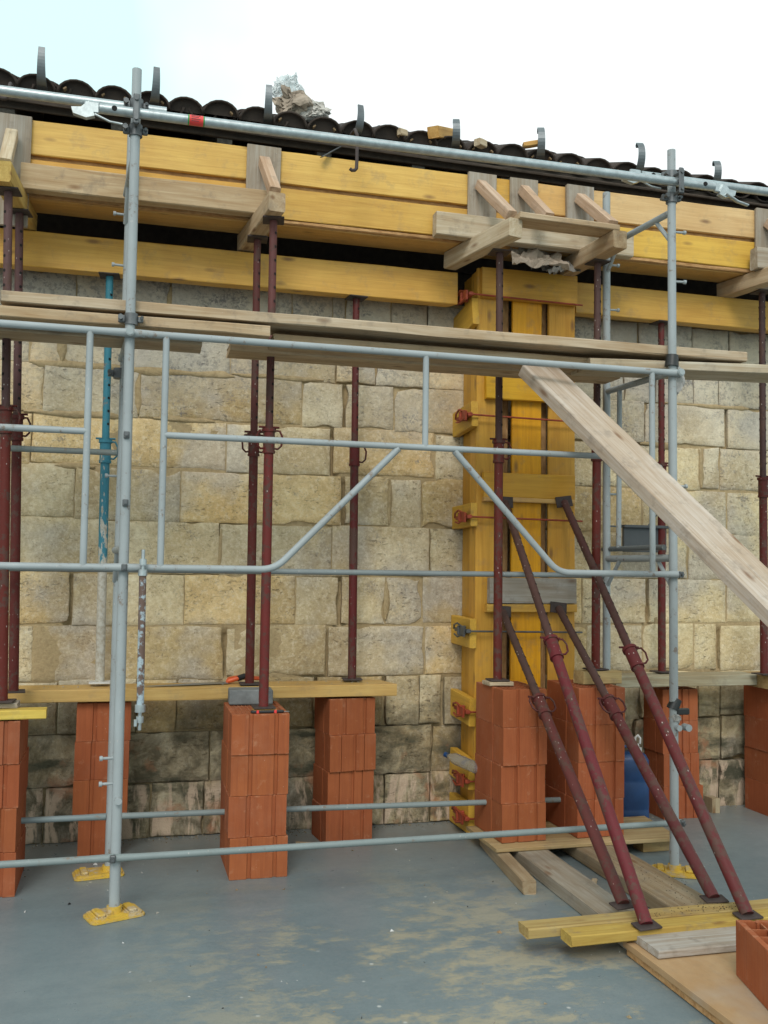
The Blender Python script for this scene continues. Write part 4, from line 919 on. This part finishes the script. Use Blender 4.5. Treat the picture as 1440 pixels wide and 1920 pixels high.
# jerrycan
e = thing('jerrycan', (3.215, 5.74, 0), 'blue plastic jerrycan with white cap beside the right brick stack', 'jerrycan', rz=-.25)
prof = [(0, .11), (.01, .118), (.12, .12), (.13, .117), (.14, .12), (.3, .12), (.31, .117), (.32, .12), (.44, .12), (.475, .10), (.49, .06)]
mb = MB(); n = 24; vs = []
for z, r in prof:
    for k in range(n):
        a = 2 * PI * k / n; sx = math.copysign(abs(math.cos(a)) ** .45, math.cos(a)); sy = math.copysign(abs(math.sin(a)) ** .45, math.sin(a)); vs.append((sx * r * .88, sy * r * .75, z + .002))
L = len(prof); fs = [(i * n + k, i * n + (k + 1) % n, (i + 1) * n + (k + 1) % n, (i + 1) * n + k) for i in range(L - 1) for k in range(n)] + [tuple(range(n - 1, -1, -1)), tuple(range((L - 1) * n, L * n))]
mb.add(vs, fs, 0, True); link('body', mb.mesh('body', 'blue_plastic'), WM[e], e)
mb = MB().tube([(.04, 0, .485), (.04, 0, .515)], .03, 14); mb.tube([(.04, 0, .512), (.04, 0, .54)], [.016, .012], 10); mb.tube([(.025, 0, .54), (.028, 0, .58), (.045, 0, .595), (.06, 0, .575), (.058, 0, .54)], .008, 8)
link('cap', mb.mesh('cap', 'white_plastic'), WM[e], e)
mb = MB().tube([(-.07, 0, .47), (-.065, 0, .515), (-.02, 0, .525), (.0, 0, .49)], .012, 8); link('handle', mb.mesh('handle', 'blue_plastic'), WM[e], e)
# bottle tucked behind the clamps
e = thing('plastic_bottle', (2.06, 5.72, .45), 'clear plastic bottle with blue cap lying on the column clamps', 'bottle')
ax = Vector((.55, -.82, -.2)).normalized(); p0 = Vector((1.98, 5.84, .49)); mb = MB()
pr = [(0, .012), (.012, .013), (.02, .018), (.06, .034), (.08, .036), (.10, .0345), (.13, .036), (.16, .0345), (.19, .036), (.25, .036), (.26, .03)]
mb.tube([p0 + ax * t for t, r in pr], [r for t, r in pr], 16); part('bottle_body', mb, 'bottle_plastic', e)
part('bottle_cap', MB().tube([p0 - ax * .018, p0 + ax * .004], .0165, 14), 'blue_plastic', e)
# hand saw on the sill plank
e = thing('hand_saw', (.45, 5.9, .957), 'hand saw with orange and black handle on the yellow sill plank', 'saw')
mb = MB().prism([(.10, 5.80), (.14, 5.785), (.60, 5.86), (.60, 5.95), (.56, 5.96)], .0015, 'z', .9605); part('blade', mb, 'steel_blade', e)
mb = MB().tube([(.60, 5.89, .972), (.66, 5.875, .99), (.70, 5.90, 1.0), (.69, 5.95, .99), (.61, 5.955, .975), (.60, 5.89, .972)], .014, 8); mb.tube([(.68, 5.94, .985), (.80, 5.98, .975)], .012, 8); part('handle', mb, 'orange_plastic', e)
part('grip', MB().tube([(.655, 5.872, .988), (.70, 5.897, 1.0)], .018, 10), 'black_plastic', e)
e = thing('utility_knife', (.75, 5.245, .872), 'black and red folding knife on the brick below the front prop', 'knife')
part('handle', MB().box((.66, 5.238, .8705), (.84, 5.262, .885), 0, .005), 'black_plastic', e)
part('band', MB().box((.69, 5.2365, .870), (.703, 5.2635, .8865), 0, .002).box((.785, 5.2365, .870), (.80, 5.2635, .8865), 0, .002), 'red_plastic', e)
part('blade', MB().box((.838, 5.244, .875), (.87, 5.256, .878)), 'steel_blade', e)
# small loose pieces
tag(timber('wood_scrap', (1.02, 5.82, .009), (1.13, 5.78, .009), .02, .012, 'raw_timber', RAW), 'small stick on the slab right of the paired prop stack', 'scrap')
tag(timber('wood_scrap', (2.42, 4.72, .008), (2.47, 4.80, .008), .03, .012, 'raw_timber', PALE), 'wood chip on the slab between the two dirty timbers', 'scrap')
tag(timber('timber_stub', (3.99, 6.0, .0), (3.99, 6.0, .10), .06, .10, 'raw_timber', (.46, .40, .28), up=(0, -1, 0)), 'upright timber stub on the slab right of the rearmost stack', 'stub')
tag(crumple('plastic_bag', 'clear_plastic', (3.03, 5.72, .87), .045, .04, .06, 9.2, .8, 4), 'small clear plastic bag hanging behind the right brick stack', 'plastic bag')
# litter nobody could count: mortar crumbs, chips and grit
mb = MB(); rr = random.Random(5)
def crumb(x, y, z, s, mi):
    vs = [(x + rr.uniform(-s, s), y + rr.uniform(-s, s), z), (x + rr.uniform(-s, s), y + rr.uniform(-s, s), z), (x + rr.uniform(-s, s), y + rr.uniform(-s, s), z), (x, y, z + s * rr.uniform(.4, .9))]
    mb.add(vs, [(0, 1, 2), (0, 1, 3), (1, 2, 3), (2, 0, 3)], mi)
for _ in range(1100):
    x = rr.uniform(-1.5, 5.5); y = WY + .01 - abs(rr.gauss(0, .05)); crumb(x, y, .001, rr.uniform(.002, .010), rr.choice((0, 1, 1, 1)))
for _ in range(420): crumb(rr.uniform(-1.5, 4.5), rr.uniform(2.4, 6.0), .001, rr.choice((.003, .004, .006, .012)) * rr.uniform(.7, 1.3), rr.choice((0, 4, 4, 1, 2, 3)))
for _ in range(260): crumb(2.66 + rr.gauss(0, .06), rr.uniform(4.05, 4.9), .0755, rr.uniform(.0015, .005), 3)
for _ in range(120): crumb(rr.uniform(2.3, 2.8), 3.965 + rr.gauss(0, .025), .1225, rr.uniform(.002, .006), 3)
for _ in range(60): crumb(rr.uniform(-.5, 1.5), 5.84 + rr.gauss(0, .04), .9565, rr.uniform(.003, .009), 0)
lit = link('debris', mb.mesh('debris', ['plaster_drop', 'lime_mortar', 'tan_wood', 'hole_black', 'white_plastic'])); tag(lit, 'mortar crumbs, chips and grit strewn on slab and timbers', 'debris', kind='stuff')
